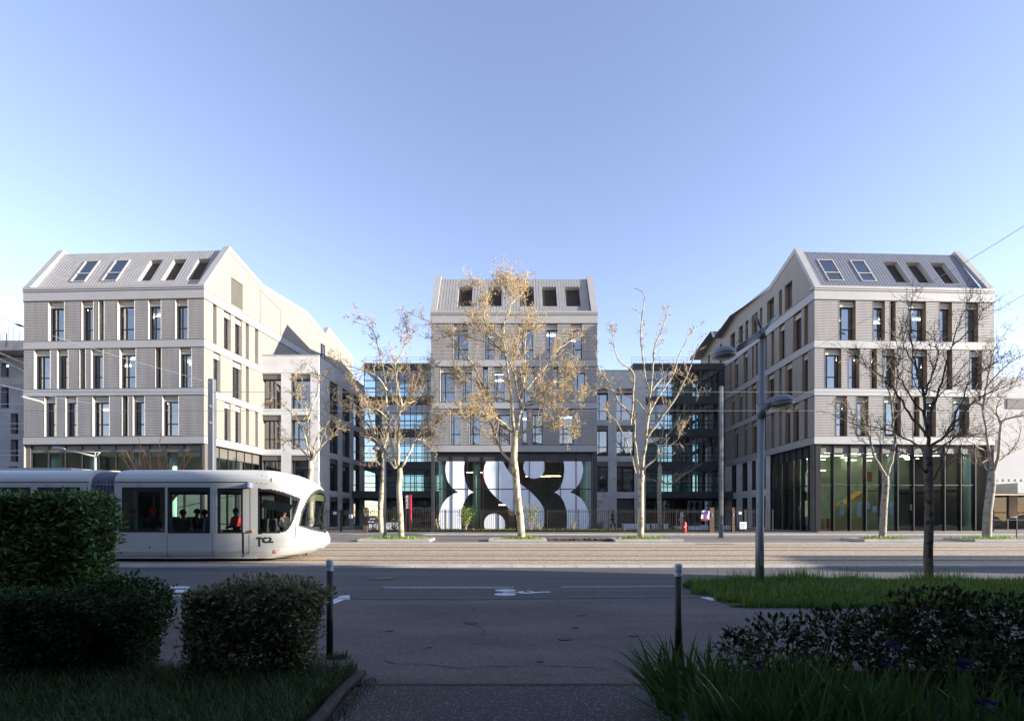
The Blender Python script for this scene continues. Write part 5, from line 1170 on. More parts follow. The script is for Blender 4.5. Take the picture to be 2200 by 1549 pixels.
block(40, 50, 8.7, 12.2, 6.3, 'low cream house farther right along the street', 'NW')
block(62, 85, -62, -6, 15, 'long cream apartment block far to the right behind the viewer', 'NW')
block(-85, -52, -60, -4, 13, 'long cream apartment block far to the left behind the viewer', 'NE')
# ---------------- porch over the viewer, added to keep sky light off the foreground ----------------
r = empty('sky_occluder', (0, -1, 3.2), 'added unseen porch above and behind the viewer', 'occluder')
b = MB(); b.box(-5, 5, -5.0, .6, 3.3, 3.6); b.build('occluder_slab', 'plaster', r)
for x in (-4.7, 4.7): b = MB(); b.tube([(x, .3, 0), (x, .3, 3.3)], .12, 12); b.build('column', 'plaster', r)

# ---------------- trees ----------------
M['bark_cream'] = mat('plane_bark_cream', (.42, .36, .245), .85, 0, .12, 3, .5, 10, spots=((.19, .16, .11), 3.2, .53))  # cream bark with browner patches
M['bark_twig'] = mat('twig_brown', (.36, .29, .19), .85, 0, .2, 5)
M['bark_dark'] = mat('dark_bark', (.13, .10, .075), .9, 0, .3, 5, .8, 14, spots=((.035, .03, .026), 8, .55))
M['bark_grey'] = mat('grey_bark', (.30, .27, .21), .9, 0, .2, 4, .6, 12, spots=((.14, .12, .09), 6, .58))
M['gold'] = leafmat('golden_leaves', [(.48, .32, .10), (.60, .42, .15), (.36, .22, .07), (.66, .50, .24)], .7, .35, .2)
M['brownleaf'] = leafmat('brown_seed_clusters', [(.30, .175, .07), (.42, .27, .12), (.21, .12, .05)], .7, .3, .2)
M['freshleaf'] = leafmat('fresh_green_leaves', [(.16, .26, .03), (.24, .36, .05), (.10, .18, .02)], .5, .4)
def leaves(name, pos, d, nrm, ln, wd, m, parent, fold=.25):
    """one folded rhombus per leaf; pos, d, nrm arrays (n,3); ln, wd arrays (n)"""
    n = len(pos); d = d/np.linalg.norm(d, axis=1, keepdims=True); s = np.cross(d, nrm); s /= np.maximum(np.linalg.norm(s, axis=1, keepdims=True), 1e-6); u = np.cross(s, d)
    L = ln[:, None]; W = wd[:, None]
    v = np.stack([pos, pos+d*L*.5+s*W*.5+u*W*fold, pos+d*L-u*L*.08, pos+d*L*.5-s*W*.5+u*W*fold], 1).reshape(-1, 3)
    me = bpy.data.meshes.new(name); o = bpy.data.objects.new(name, me); C.objects.link(o)
    if parent is not None:
        q = parent; org = np.zeros(3)
        while q is not None: org = org+np.array(q.location); q = q.parent
        v = v-org; o.parent = parent
    me.vertices.add(4*n); me.vertices.foreach_set('co', v.ravel().astype(np.float32))
    a = np.arange(n)[:, None]*4; tri = np.concatenate([a+[0, 1, 2], a+[0, 2, 3]], 1).ravel()
    me.loops.add(6*n); me.loops.foreach_set('vertex_index', tri.astype(np.int32)); me.polygons.add(2*n)
    me.polygons.foreach_set('loop_start', np.arange(2*n, dtype=np.int32)*3); me.polygons.foreach_set('loop_total', np.full(2*n, 3, dtype=np.int32))
    me.materials.append(M[m] if isinstance(m, str) else m); me.update(calc_edges=True); return o
def rv(s=1): return Vector(rng.normal(size=3)*s)
def tree(label, Y, trunk, trad, limbs, seed, bark='bark_cream', twigm='bark_twig', leafm='gold', nleaf=5, sub=14, twig=5, leafsize=.066, splay=.9, sublen=1.0, group=None, name='plane_tree', hang=0.0, twr=.0085, limb_r=.10, grow=(.25, 1.0), leafp=1.0, lr=.72):
    """trunk/limbs are polylines measured off the photo at depth Y; limbs get their own depth, subbranches, twigs and leaves"""
    global rng; rng = np.random.default_rng(seed)
    T = [P(x, y, Y) for x, y in trunk]; root = empty(name, tuple(T[0]), label, 'tree', group)
    tb = MB(); tb.tube([T[0]-Vector((0, 0, .25))]+T, [trad[0]*1.25]+[trad[0]+(trad[1]-trad[0])*i/(len(T)-1) for i in range(len(T))], 14)
    br = MB(); tw_ = MB(); LP = []; LD = []
    for lm in limbs:
        r0 = limb_r; pts = lm
        if isinstance(lm[0], (int, float)): r0 = lm[0]; pts = lm[1:]
        dep = rng.uniform(-splay, splay)*1.6; n = len(pts); raw = []
        for i, (x, y) in enumerate(pts):
            f = (i/(n-1))**1.1; raw.append(P(x, y, Y+dep*f))
        # smooth and jitter
        fine = []
        for i in range(n-1):
            p0 = raw[max(i-1, 0)]; p1 = raw[i]; p2 = raw[i+1]; p3 = raw[min(i+2, n-1)]
            for t in (0, .25, .5, .75): fine.append(.5*((2*p1)+(p2-p0)*t+(2*p0-5*p1+4*p2-p3)*t*t+(3*p1-p0-3*p2+p3)*t**3)+(rv(.018) if t else Vector()))
        fine.append(raw[-1]); m_ = len(fine)
        r0 *= lr; rad = [r0*(1-.86*(i/(m_-1))**.8) for i in range(m_)]; br.tube(fine, rad, 9)
        for k in range(sub):
            f = rng.uniform(*grow); i = min(m_-2, int(f*(m_-1))); p = fine[i].lerp(fine[i+1], rng.random()); tan = (fine[i+1]-fine[i]).normalized()
            side = rv(1); side -= tan*side.dot(tan); side.normalize()
            dr = (tan*rng.uniform(.3, 1.0)+side*rng.uniform(.5, 1.1)+Vector((0, 0, .35-hang*.7))).normalized()
            ln = sublen*rng.uniform(.45, 1.25)*(1.25-.65*f); q = [p]; cur = p; steps = 5
            for j in range(steps): dr = (dr+rv(.16)+Vector((0, 0, .05-hang*.22))).normalized(); cur = cur+dr*ln/steps; q.append(cur)
            r1 = max(.011 if lr > .6 else .006, rad[i]*.42); tw_.tube(q, [r1*(1-.6*j/steps) for j in range(steps+1)], 4, False)
            for w in range(twig):
                j = rng.integers(1, steps+1); o_ = q[j]; td = (dr*.5+rv(.7)+Vector((0, 0, .15-hang*.5))).normalized(); tl = rng.uniform(.18, .5)*sublen*.8
                e1 = o_+td*tl*.5+rv(.02); e2 = e1+(td+rv(.3)-Vector((0, 0, .15*hang))).normalized()*tl*.5
                tw_.tube([o_, e1, e2], [twr, twr*.8, twr*.5], 3, False)
                if rng.random() < leafp:
                    for _ in range(nleaf):
                        c = o_.lerp(e2, rng.uniform(.35, 1.05))+rv(.045); LP.append(c); LD.append(Vector((rng.normal(), rng.normal(), rng.normal()-.8-hang)))
    tb.build('trunk', bark, root, True); br.build('limbs', bark, root, True); tw_.build('twigs', twigm, root)
    if LP:
        n = len(LP); leaves('crown', np.array(LP), np.array(LD)+1e-4, rng.normal(size=(n, 3)), rng.uniform(.6, 1.4, n)*leafsize, rng.uniform(.5, 1.1, n)*leafsize, leafm, root)
    return root
z3 = lambda *p: [(880+x/3.52, 560+y/3.52) for x, y in p]
z2_ = lambda *p: [(430+x/2.978, 500+y/2.978) for x, y in p]
z4 = lambda *p: [(1280+x/2.498, 560+y/2.498) for x, y in p]
z5 = lambda *p: [(1600+x/2.978, 500+y/2.978) for x, y in p]
z8 = lambda *p: [(1500+x/3.143, 940+y/3.143) for x, y in p]
GT = 'plane trees along the far side of the tracks'
tree('tall middle plane tree full of golden leaves before the white graphic', 26.4, [(1121, 1161), (1117, 1110), (1111, 1060), (1107, 1010), (1104, 985), (1106, 950), (1107, 925)], (.20, .155), [
    [.13]+z3((795,1330),(775,1150),(768,1050),(762,960),(735,800),(718,650),(712,500),(755,380),(765,290),(768,215)), [.12]+z3((810,1330),(835,1150),(850,1000),(868,850),(872,650),(885,450),(925,350)),
    [.12]+z3((820,1340),(900,1275),(980,1255),(1080,1258),(1180,1270),(1240,1300)), [.10]+z3((835,1150),(870,1090),(940,1050),(1030,990),(1110,960),(1190,870),(1230,830)), [.10]+z3((790,1300),(700,1225),(640,1185),(560,1155),(470,1140),(330,1135)),
    [.12]+z3((770,1290),(680,1230),(630,1110),(570,980),(480,790),(400,690),(330,600),(190,480),(50,420)), [.09]+z3((765,1070),(700,1045),(620,1035),(520,1050),(460,1110)), [.08]+z3((725,700),(660,640),(590,570),(500,480),(450,400)),
    [.12]+z3((780,1520),(700,1450),(650,1330),(600,1210),(520,1170),(430,1140)), [.10]+z3((830,1160),(900,1060),(1000,990),(1150,985),(1310,1035)), [.09]+z3((870,1000),(960,880),(1060,770),(1120,680),(1230,600),(1320,560)),
    [.08]+z3((715,620),(640,540),(560,440),(580,330),(520,200),(480,170)), [.08]+z3((870,1100),(960,1080),(1100,1090),(1250,1050),(1320,1020)), [.07]+z3((765,330),(815,280),(850,240),(825,170)), [.07]+z3((767,250),(725,190),(700,130)),
    [.08]+z3((800,900),(760,780),(660,650),(480,590),(330,560),(160,620)), [.07]+z3((840,1090),(800,900),(790,740),(850,600),(960,480)), [.07]+z3((600,1010),(480,900),(380,880),(300,840))], 11, nleaf=6, sub=26, twig=8, group=GT, sublen=1.2, leafp=.55)
tree('pale plane tree with golden brown leaves second from the left, red sign beside it', 26.4, [(863, 1158), (860, 1100), (857, 1050), (860, 1020), (859, 1005)], (.15, .135), [
    [.11]+z2_((1265,1490),(1272,1300),(1275,1150),(1290,1100),(1262,980),(1250,900),(1240,800),(1215,690)), [.11]+z2_((1255,1500),(1215,1300),(1190,1050),(1185,950),(1150,780),(1110,640),(1060,560),(990,550)),
    [.11]+z2_((1250,1510),(1150,1350),(1090,1250),(990,1150),(900,1070),(850,1000)), [.10]+z2_((1285,1500),(1360,1360),(1420,1250),(1470,1130),(1489,1050)), [.09]+z2_((1290,1110),(1350,1040),(1400,960),(1470,870),(1480,800)),
    [.08]+z2_((1195,1010),(1130,920),(1040,880),(930,850),(820,800)), [.07]+z2_((1120,1290),(1080,1170),(1050,1060),(960,960)), [.07]+z2_((1420,1280),(1480,1250),(1530,1180)), [.07]+z2_((1245,850),(1300,740),(1330,640),(1300,560)),
    [.07]+z2_((1210,1200),(1130,1130),(1060,1120)), [.07]+z2_((1275,1160),(1330,1080),(1350,960),(1330,860)), [.06]+z2_((1390,1320),(1440,1330),(1490,1290)), [.07]+z2_((1300,1090),(1400,1060),(1450,920))], 12, leafm='brownleaf', nleaf=5, sub=20, twig=7, group=GT, sublen=1.1, leafp=.5)
tree('plane tree rising behind the tram nose with sparse brown leaves', 26.4, [(668, 1160), (668, 1100), (667, 1030), (668, 990)], (.13, .115), [
    [.10]+z2_((710,1470),(705,1400),(690,1300),(685,1180),(670,1080),(655,950),(640,860)), [.09]+z2_((712,1480),(760,1390),(820,1320),(900,1250)), [.08]+z2_((700,1450),(640,1380),(560,1330),(480,1390)), [.08]+z2_((700,1430),(660,1280),(600,1180),(540,1110),(440,1090)),
    [.07]+z2_((690,1200),(730,1080),(760,960),(740,880)), [.07]+z2_((715,1440),(760,1280),(830,1200),(800,1100)), [.06]+z2_((685,1180),(620,1060),(610,940))], 13, leafm='brownleaf', nleaf=4, sub=14, twig=5, group=GT, sublen=.9, leafp=.6)
tree('thin plane tree with few dried leaves right of the middle building', 26.4, [(1376, 1158), (1377, 1100), (1377, 1040), (1379, 1020)], (.17, .14), [
    [.12]+z4((247,1170),(255,1050),(275,900),(283,830),(290,720),(265,620),(250,500),(243,400),(247,300),(262,200),(240,160),(205,150)), [.11]+z4((235,1160),(215,1000),(200,850),(130,770),(60,640),(20,590),(0,500),(20,380)),
    [.09]+z4((185,880),(200,700),(200,600),(120,530),(95,430),(80,370)), [.09]+z4((290,720),(305,600),(315,470),(350,380),(380,290),(360,240)), [.09]+z4((283,830),(330,740),(400,640),(450,500),(500,400),(555,340)), [.10]+z4((272,950),(340,860),(440,720),(500,590),(530,500),(550,440)),
    [.08]+z4((255,1120),(330,1050),(400,990),(440,960),(480,880)), [.07]+z4((285,840),(230,760),(150,720),(60,700),(0,690)), [.07]+z4((300,700),(350,640),(420,600),(520,660),(560,720)), [.06]+z4((215,1140),(170,980),(110,860),(40,800))], 14, leafm='brownleaf', nleaf=3, sub=12, twig=5, group=GT, sublen=.85, leafp=.45)
tree('forked plane tree in front of the right glass front', 26.4, [(1896, 1153), (1899, 1090), (1903, 1040), (1903, 1022)], (.17, .145), [
    [.11]+z8((1265,260),(1200,150),(1165,30))+z5((790,1280),(720,1230),(640,1200),(560,1160),(480,1140)), [.12]+z8((1275,250),(1310,130),(1330,0))+z5((945,1230),(940,1080),(900,960),(870,920),(800,880),(760,840),(680,790)),
    [.08]+z5((945,1090),(975,960),(985,850),(975,720),(940,620)), [.07]+z5((880,940),(900,820),(880,720)), [.07]+z5((790,1290),(760,1200),(700,1130),(600,1120)), [.06]+z5((950,1200),(1020,1120),(1040,1020))], 15, bark='bark_grey', leafm='brownleaf', nleaf=2, sub=13, twig=5, group=GT, sublen=.9, leafp=.3)
tree('bare plane tree at the far right before the white building', 26.4, [(2120, 1153), (2122, 1100), (2130, 1040), (2132, 1012)], (.20, .17), [
    [.12]+z5((1585,1530),(1560,1400),(1545,1290),(1520,1130),(1470,1060),(1420,980)), [.12]+z5((1590,1530),(1625,1400),(1640,1220),(1720,1180),(1800,1160),(1860,1120)), [.09]+z5((1600,1480),(1680,1420),(1750,1330),(1770,1200)), [.09]+z5((1525,1140),(1540,1000),(1570,850),(1600,740),(1680,620)),
    [.08]+z5((1640,1225),(1610,1130),(1640,1050)), [.08]+z5((1540,1400),(1440,1340),(1330,1300)), [.07]+z5((1560,1520),(1500,1440),(1480,1330)), [.07]+z5((1540,1000),(1640,880),(1750,800),(1840,760)), [.07]+z5((1520,1130),(1600,1010),(1700,940),(1840,880)), [.07]+z5((1530,1060),(1560,900),(1520,800),(1560,700))], 16, bark='bark_grey', twigm='bark_twig', leafm='brownleaf', nleaf=2, sub=15, twig=5, group=GT, sublen=1.1, leafp=.25)
tree('small tree behind the slim lamp post with a short knobbly crown', 37.2, [(820, 1146), (817, 1110), (818, 1080), (823, 1030), (825, 990)], (.20, .15), [
    [.12]+[(825, 992), (822, 970), (832, 940), (840, 900)], [.1]+[(824, 990), (815, 1000), (805, 990), (798, 1000)], [.1]+[(826, 985), (815, 955), (800, 940), (790, 945)], [.1]+[(825, 975), (845, 950), (850, 920)]], 17, leafm='brownleaf', nleaf=4, sub=14, twig=5, sublen=1.3, leafp=.7)
tree('shaded tree standing behind the thin plane tree in the forecourt', 42.5, [(1418, 1142), (1417, 1100), (1416, 1050), (1418, 1000)], (.20, .17), [
    [.14]+[(1418, 1002), (1420, 960), (1425, 920), (1432, 870)], [.12]+[(1420, 965), (1400, 940), (1390, 900)], [.12]+[(1422, 950), (1445, 920), (1470, 880)], [.12]+[(1417, 1030), (1440, 1040), (1470, 1020), (1500, 1000)], [.1]+[(1417, 1035), (1400, 1030), (1385, 1028)], [.1]+[(1425, 925), (1410, 890), (1400, 860)]], 18, bark='bark_grey', leafm='brownleaf', nleaf=1, sub=12, twig=4, sublen=1.3, leafp=.2)
tree('dark bare tree in the grass bank right of the big lamp', 11.9, [(1996, 1250), (1994, 1190), (1996, 1130), (1996, 1070), (1994, 1000), (1994, 960)], (.095, .085), [
    [.085]+z5((1172,1370),(1165,1250),(1150,1080),(1120,950),(1095,850),(1065,700),(1060,560),(1062,440)), [.07]+z5((1175,1370),(1290,1290),(1400,1150),(1500,1070),(1620,1000),(1740,950)), [.065]+z5((1165,1260),(1220,1080),(1270,920),(1330,720),(1380,560),(1440,420)),
    [.06]+z5((1160,1300),(1050,1150),(960,1010),(900,950),(800,860),(720,790)), [.05]+z5((1150,1180),(1040,1010),(980,900),(960,800)), [.055]+z5((1170,1400),(1060,1330),(900,1260),(740,1220),(640,1160)), [.055]+z8((1550,250),(1470,160),(1400,110),(1200,60),(1030,10)),
    [.055]+z5((1180,1420),(1320,1330),(1420,1290),(1560,1330)), [.05]+z5((1140,1050),(1200,900),(1240,760),(1210,640)), [.05]+z5((1290,1290),(1380,1100),(1440,960),(1560,860),(1640,800)), [.045]+z5((1330,720),(1430,640),(1540,480)), [.045]+z5((1100,880),(1040,760),(990,640)), [.04]+z5((1190,1100),(1290,1000),(1400,980)), [.05]+z8((1570,330),(1640,180),(1700,40),(1790,-100))],
    19, bark='bark_dark', twigm='bark_dark', leafm='brownleaf', nleaf=1, sub=19, twig=6, sublen=.85, lr=.5, name='young_tree', leafp=.35, leafsize=.035, limb_r=.06, twr=.0038, splay=.7)
# red stemmed shrub above the tram roof
Y = 30; rng = np.random.default_rng(5); X = XP(338, Y); z = gz(Y); r = empty('bare_shrub', (X, Y, z), 'bare reddish stemmed shrub fanning out above the tram roof', 'shrub')
b = MB()
for k in range(46):
    a = rng.uniform(-1.05, 1.05); h = rng.uniform(3.2, 5.6)*(1-.22*abs(a)); q = [Vector((X+rng.normal()*.12, Y+rng.normal()*.1, z+1.2))]
    for j in range(1, 6): f = j/5; q.append(q[0]+Vector((sin(a)*h*f**1.1*.85, rng.normal()*.12*f, h*f*cos(a*.8)))+rv(.04))
    b.tube(q, [.038*(1-.7*j/5) for j in range(6)], 4)
    for t_ in range(3): j = rng.integers(2, 5); o_ = q[j]; b.tube([o_, o_+Vector((sin(a)*.4+rng.normal()*.2, 0, .45))], [.012, .006], 3)
b.build('stems', mat('red_brown_stem', (.30, .13, .07), .8, 0, .2, 5), r)
b = MB(); b.tube([(X, Y, z), (X, Y, z+1.25)], [.12, .14], 8); b.build('stump', 'bark_grey', r)
# small bushes by the graphic
def bush(px, Y, w, h, n, label, m, dens=1, stem=True, zoff=0):
    X = XP(px, Y); z = gz(Y); r = empty('garden_bush', (X, Y, z), label, 'bush'); rg = np.random.default_rng(int(px)); b = MB(); pos = []
    for k in range(9):
        q = [Vector((X+rg.normal()*.03, Y, z))]; d_ = Vector((rg.normal()*.35*w, rg.normal()*.3*w, h)); 
        for j in range(1, 5): q.append(q[0]+d_*(j/4)*rg.uniform(.85, 1.0)+Vector(rg.normal(size=3)*.03))
        b.tube(q, [.022, .018, .014, .01, .006], 4)
        for _ in range(int(n/9)):
            j = rg.integers(1, 5) if not stem else rg.integers(2, 5); pos.append(np.array(q[j])+rg.normal(size=3)*np.array([w*.17, w*.15, h*.10]))
    b.build('stems', 'bark_twig', r); pos = np.array(pos); n = len(pos)
    leaves('foliage', pos, rg.normal(size=(n, 3))+np.array([0, 0, -.2]), rg.normal(size=(n, 3))+[0, 0, 1], rg.uniform(.08, .15, n), rg.uniform(.05, .09, n), m, r)
bush(1000, 39.6, 1.1, 1.75, 700, 'fresh green bush before the left part of the white graphic', 'freshleaf')
bush(1139, 39.8, 1.1, 2.0, 420, 'yellow green thin bush just right of the middle tree trunk', leafmat('yellow_green_leaves', [(.22, .24, .05), (.32, .33, .09), (.14, .17, .03)], .5, .4))
bush(1160, 40.2, .8, .8, 60, 'low nearly bare plant before the right white shape', 'freshleaf', stem=False)
bush(1232, 40.2, .6, .9, 50, 'low nearly bare plant at the right end of the white graphic', 'freshleaf', stem=False)
bush(1290, 42.5, 1.0, .7, 260, 'low grey green bush at the walker side of the pale wall', leafmat('grey_green_leaves', [(.06, .08, .04), (.10, .12, .07)], .6, .3), stem=False)
bush(803, 38.6, .8, .8, 120, 'small weedy bush under the letter boxes', 'freshleaf', stem=False)
bush(845, 38.6, .8, .9, 140, 'small weedy bush between the slim lamp post and second tree', 'freshleaf', stem=False)
bush(940, 39.6, .7, 1.1, 40, 'dry leaning plant at the left foot of the middle building', 'brownleaf', stem=False)

# ---------------- grass ----------------
def blades(name, n, sampler, h, w, cols, label, lean=.5, seed=1, parent=None, kind='stuff', rough=.5, trans=.3):
    rg = np.random.default_rng(seed); base_ = sampler(rg, n); n = len(base_); a = rg.uniform(0, 2*pi, n); L = rg.uniform(h[0], h[1], n)*(0.6+.8*rg.random(n)**2); W = rg.uniform(w*.6, w*1.3, n)
    d = np.stack([np.cos(a), np.sin(a), np.zeros(n)], 1); s = np.stack([-np.sin(a), np.cos(a), np.zeros(n)], 1); up = np.array([0, 0, 1.]); ln = rg.uniform(.1, 1.0, n)*lean
    pts = []
    for t, ww in ((0, 1), (.35, .9), (.7, .6)):
        c = base_+up*(L*t*(1-.25*ln*t))[:, None]+d*(L*ln*t**2)[:, None]; pts += [c-s*(W*ww/2)[:, None], c+s*(W*ww/2)[:, None]]
    pts.append(base_+up*(L*(1-.35*ln))[:, None]+d*(L*ln)[:, None])
    v = np.stack(pts, 1).reshape(-1, 3); org = np.array([v[:, 0].mean(), v[:, 1].mean(), v[:, 2].min()])
    me = bpy.data.meshes.new(name); o = bpy.data.objects.new(name, me); C.objects.link(o); o.location = org; v = v-org
    if parent is not None: o.parent = parent; o.location = Vector(org)-parent.location
    me.vertices.add(len(v)); me.vertices.foreach_set('co', v.ravel().astype(np.float32)); A = np.arange(n)[:, None]*7
    tri = np.concatenate([A+[0, 1, 3], A+[0, 3, 2], A+[2, 3, 5], A+[2, 5, 4], A+[4, 5, 6]], 1).ravel(); k = 5*n
    me.loops.add(3*k); me.loops.foreach_set('vertex_index', tri.astype(np.int32)); me.polygons.add(k)
    me.polygons.foreach_set('loop_start', np.arange(k, dtype=np.int32)*3); me.polygons.foreach_set('loop_total', np.full(k, 3, dtype=np.int32))
    me.materials.append(cols if not isinstance(cols, list) else leafmat(name+'_blades', cols, rough, trans)); me.update(calc_edges=True)
    if kind: o['kind'] = kind
    if label: o['label'] = label
    if kind == 'stuff': o['category'] = 'grass'
    return o
# the bank on the right
def bank_h(x, y):
    e = np.clip((x-3.75-.35*np.sin(y*2.1))/1.2, 0, 1); f = np.clip((y-8.75-.1*np.sin(x*1.7))/1.0, 0, 1); g_ = np.clip((12.0-y)/.7, 0, 1); return .11*np.minimum(np.minimum(e, f), g_)+.02*np.sin(x*1.3)*np.sin(y*1.9)*e
b = MB(); nx, ny = 60, 22
gx = [3.85+(30-3.85)*(i/nx)**1.5 for i in range(nx+1)]; gy = [8.95+3.15*j/ny for j in range(ny+1)]
for i in range(nx):
    for j in range(ny):
        q = [(gx[i], gy[j]), (gx[i+1], gy[j]), (gx[i+1], gy[j+1]), (gx[i], gy[j+1])]; b.quad(*[(x, y, .008+max(0, float(bank_h(x, y)))) for x, y in q])
struct(b, 'grass_bank', 'lawn')
def tri_edge(rg, n, x0, x1, y0, y1, left):
    x = x0+(x1-x0)*rg.random(n)**1.35; y = rg.uniform(y0, y1, n); k = x > left(y); x, y = x[k], y[k]; return np.stack([x, y, np.maximum(0, bank_h(x, y))], 1)
blades('bank_grass', 60000, lambda rg, n: tri_edge(rg, n, 3.7, 16, 8.85, 11.95, lambda y: 3.80+.16*np.abs(y-10.6)+.12*np.sin(y*7)), (.07, .19), .011, [(.075, .14, .016), (.13, .23, .03), (.20, .31, .055), (.06, .10, .018)], 'rough green grass covering the bank under the big lamp', seed=2)
def tufts(rg, n, cs, sp):
    c = np.array(cs)[rg.integers(0, len(cs), n)]; p = c+rg.normal(size=(n, 2))*sp; return np.stack([p[:, 0], p[:, 1], np.maximum(0, bank_h(p[:, 0], p[:, 1]))], 1)
blades('tall_grass_tufts', 1900, lambda rg, n: tufts(rg, n, [(5.9, 11.2), (6.6, 11.5), (5.1, 11.3), (9.3, 11.6), (9.9, 11.6), (7.7, 11.7), (12.5, 11.6), (6.2, 11.3)], .2), (.2, .40), .013, [(.08, .16, .02), (.13, .23, .04), (.18, .27, .07)], 'taller grass tufts along the far edge of the bank', seed=3, lean=.45)
# lower left grass with its edging
b = MB(); b.box(-9, -1.62, 1.2, 5.25, .0, .035); struct(b, 'lawn', 'lawn')
def ll(rg, n):
    y = rg.uniform(2.4, 5.25, n); x = -1.58-6.5*rg.random(n)**1.2; return np.stack([x, y, np.full(n, .03)], 1)
blades('lawn_grass', 52000, ll, (.07, .20), .006, [(.03, .07, .014), (.055, .11, .022), (.085, .14, .04), (.022, .045, .012)], 'long soft grass below the hedges at lower left', seed=4, lean=1.1)
b = MB(); n = 14
rg = np.random.default_rng(8)
prev = None
for i in range(n+1):
    y = 5.2-i*.3; x = -1.50+.015*rg.normal(); h = .06+.012*rg.normal(); w = .05
    ring = [(x-w, y, 0), (x+w, y, 0), (x+w*.95, y, h*.8), (x+w*.5, y, h), (x-w*.5, y, h+.004), (x-w*.95, y, h*.8)]
    if prev: b.add(prev+ring, [(k, (k+1) % 6, 6+(k+1) % 6, 6+k) for k in range(6)])
    else: b.add(ring, [tuple(range(6))])
    prev = ring
tag(b.build('timber_edging', mat('weathered_edging', (.06, .05, .043), .9, 0, .3, 6, .6, 25, stretch=(6, 1, 6)), smooth=True), 'weathered rounded edging beside the lower left grass', 'edging')
blades('edge_weeds', 900, lambda rg, n: np.stack([-1.40+.06*rg.normal(size=n), rg.uniform(3.2, 5.0, n), np.zeros(n)], 1), (.02, .06), .006, [(.04, .07, .02), (.09, .09, .04)], 'small weeds between the edging and the path', seed=5)
blades('bollard_weed', 260, lambda rg, n: np.stack([-1.98+.07*rg.normal(size=n), 5.75+.05*rg.normal(size=n), np.zeros(n)], 1), (.03, .09), .010, [(.04, .08, .02), (.07, .11, .03)], 'small weed at the foot of the left bollard', seed=6, lean=1)
for k, (px, w) in enumerate(((858, 1.7), (1118, 1.1), (1381, 1.3), (1897, 1.1), (2125, 1.6))):
    X = XP(px, 26.3)
    blades('tree_foot_grass', 1500, lambda rg, n: np.stack([X+np.clip(rg.normal(size=n)*w*.42, -w, w), 26.3+np.clip(.35*rg.normal(size=n), -.6, .6), np.full(n, gz(26.3)+.08)], 1), (.05, .20), .028, [(.16, .26, .03), (.25, .36, .05), (.12, .2, .02)], ['bright grass at the foot of the second tree from the left', 'bright grass at the foot of the middle tree', 'bright tufts at the foot of the thin tree', 'low grass at the foot of the forked tree', 'low grass at the foot of the rightmost far tree'][k], seed=20+k)
b = MB(); b.box(XP(930, 38.6), XP(1520, 38.6), 38.15, 42.1, .36, .43); struct(b, 'garden_strip', 'lawn')
b = MB(); b.box(XP(790, 38.6), XP(925, 38.6), 38.15, 40.0, .36, .42); struct(b, 'garden_strip', 'lawn')
blades('garden_grass', 9000, lambda rg, n: np.stack([rg.uniform(XP(932, 38.6), XP(1500, 38.6), n), 38.2+3.7*rg.random(n), np.full(n, .42)], 1), (.06, .22), .035, [(.08, .13, .02), (.14, .20, .03), (.30, .28, .06), (.05, .09, .02)], 'sunlit grass strip behind the fence below the white graphic', seed=9)
blades('garden_grass', 1600, lambda rg, n: np.stack([rg.uniform(XP(792, 38.6), XP(922, 38.6), n), 38.2+1.5*rg.random(n), np.full(n, .42)], 1), (.06, .25), .035, [(.06, .10, .02), (.12, .17, .03)], 'grass strip behind the fence near the red pylon sign', seed=10)
# dead leaves scattered on the road and path
rg = np.random.default_rng(31); n = 150
px_ = np.stack([rg.uniform(-2.5, 2.5, n), rg.uniform(2.6, 12, n), np.full(n, .012)], 1); leaves('fallen_leaves', px_, rg.normal(size=(n, 3))*[1, 1, .1], np.tile([0, 0, 1.], (n, 1)), rg.uniform(.012, .035, n), rg.uniform(.01, .025, n), leafmat('fallen_leaf', [(.05, .04, .03), (.12, .10, .07), (.2, .19, .17)], .8, 0), None)['kind'] = 'stuff'

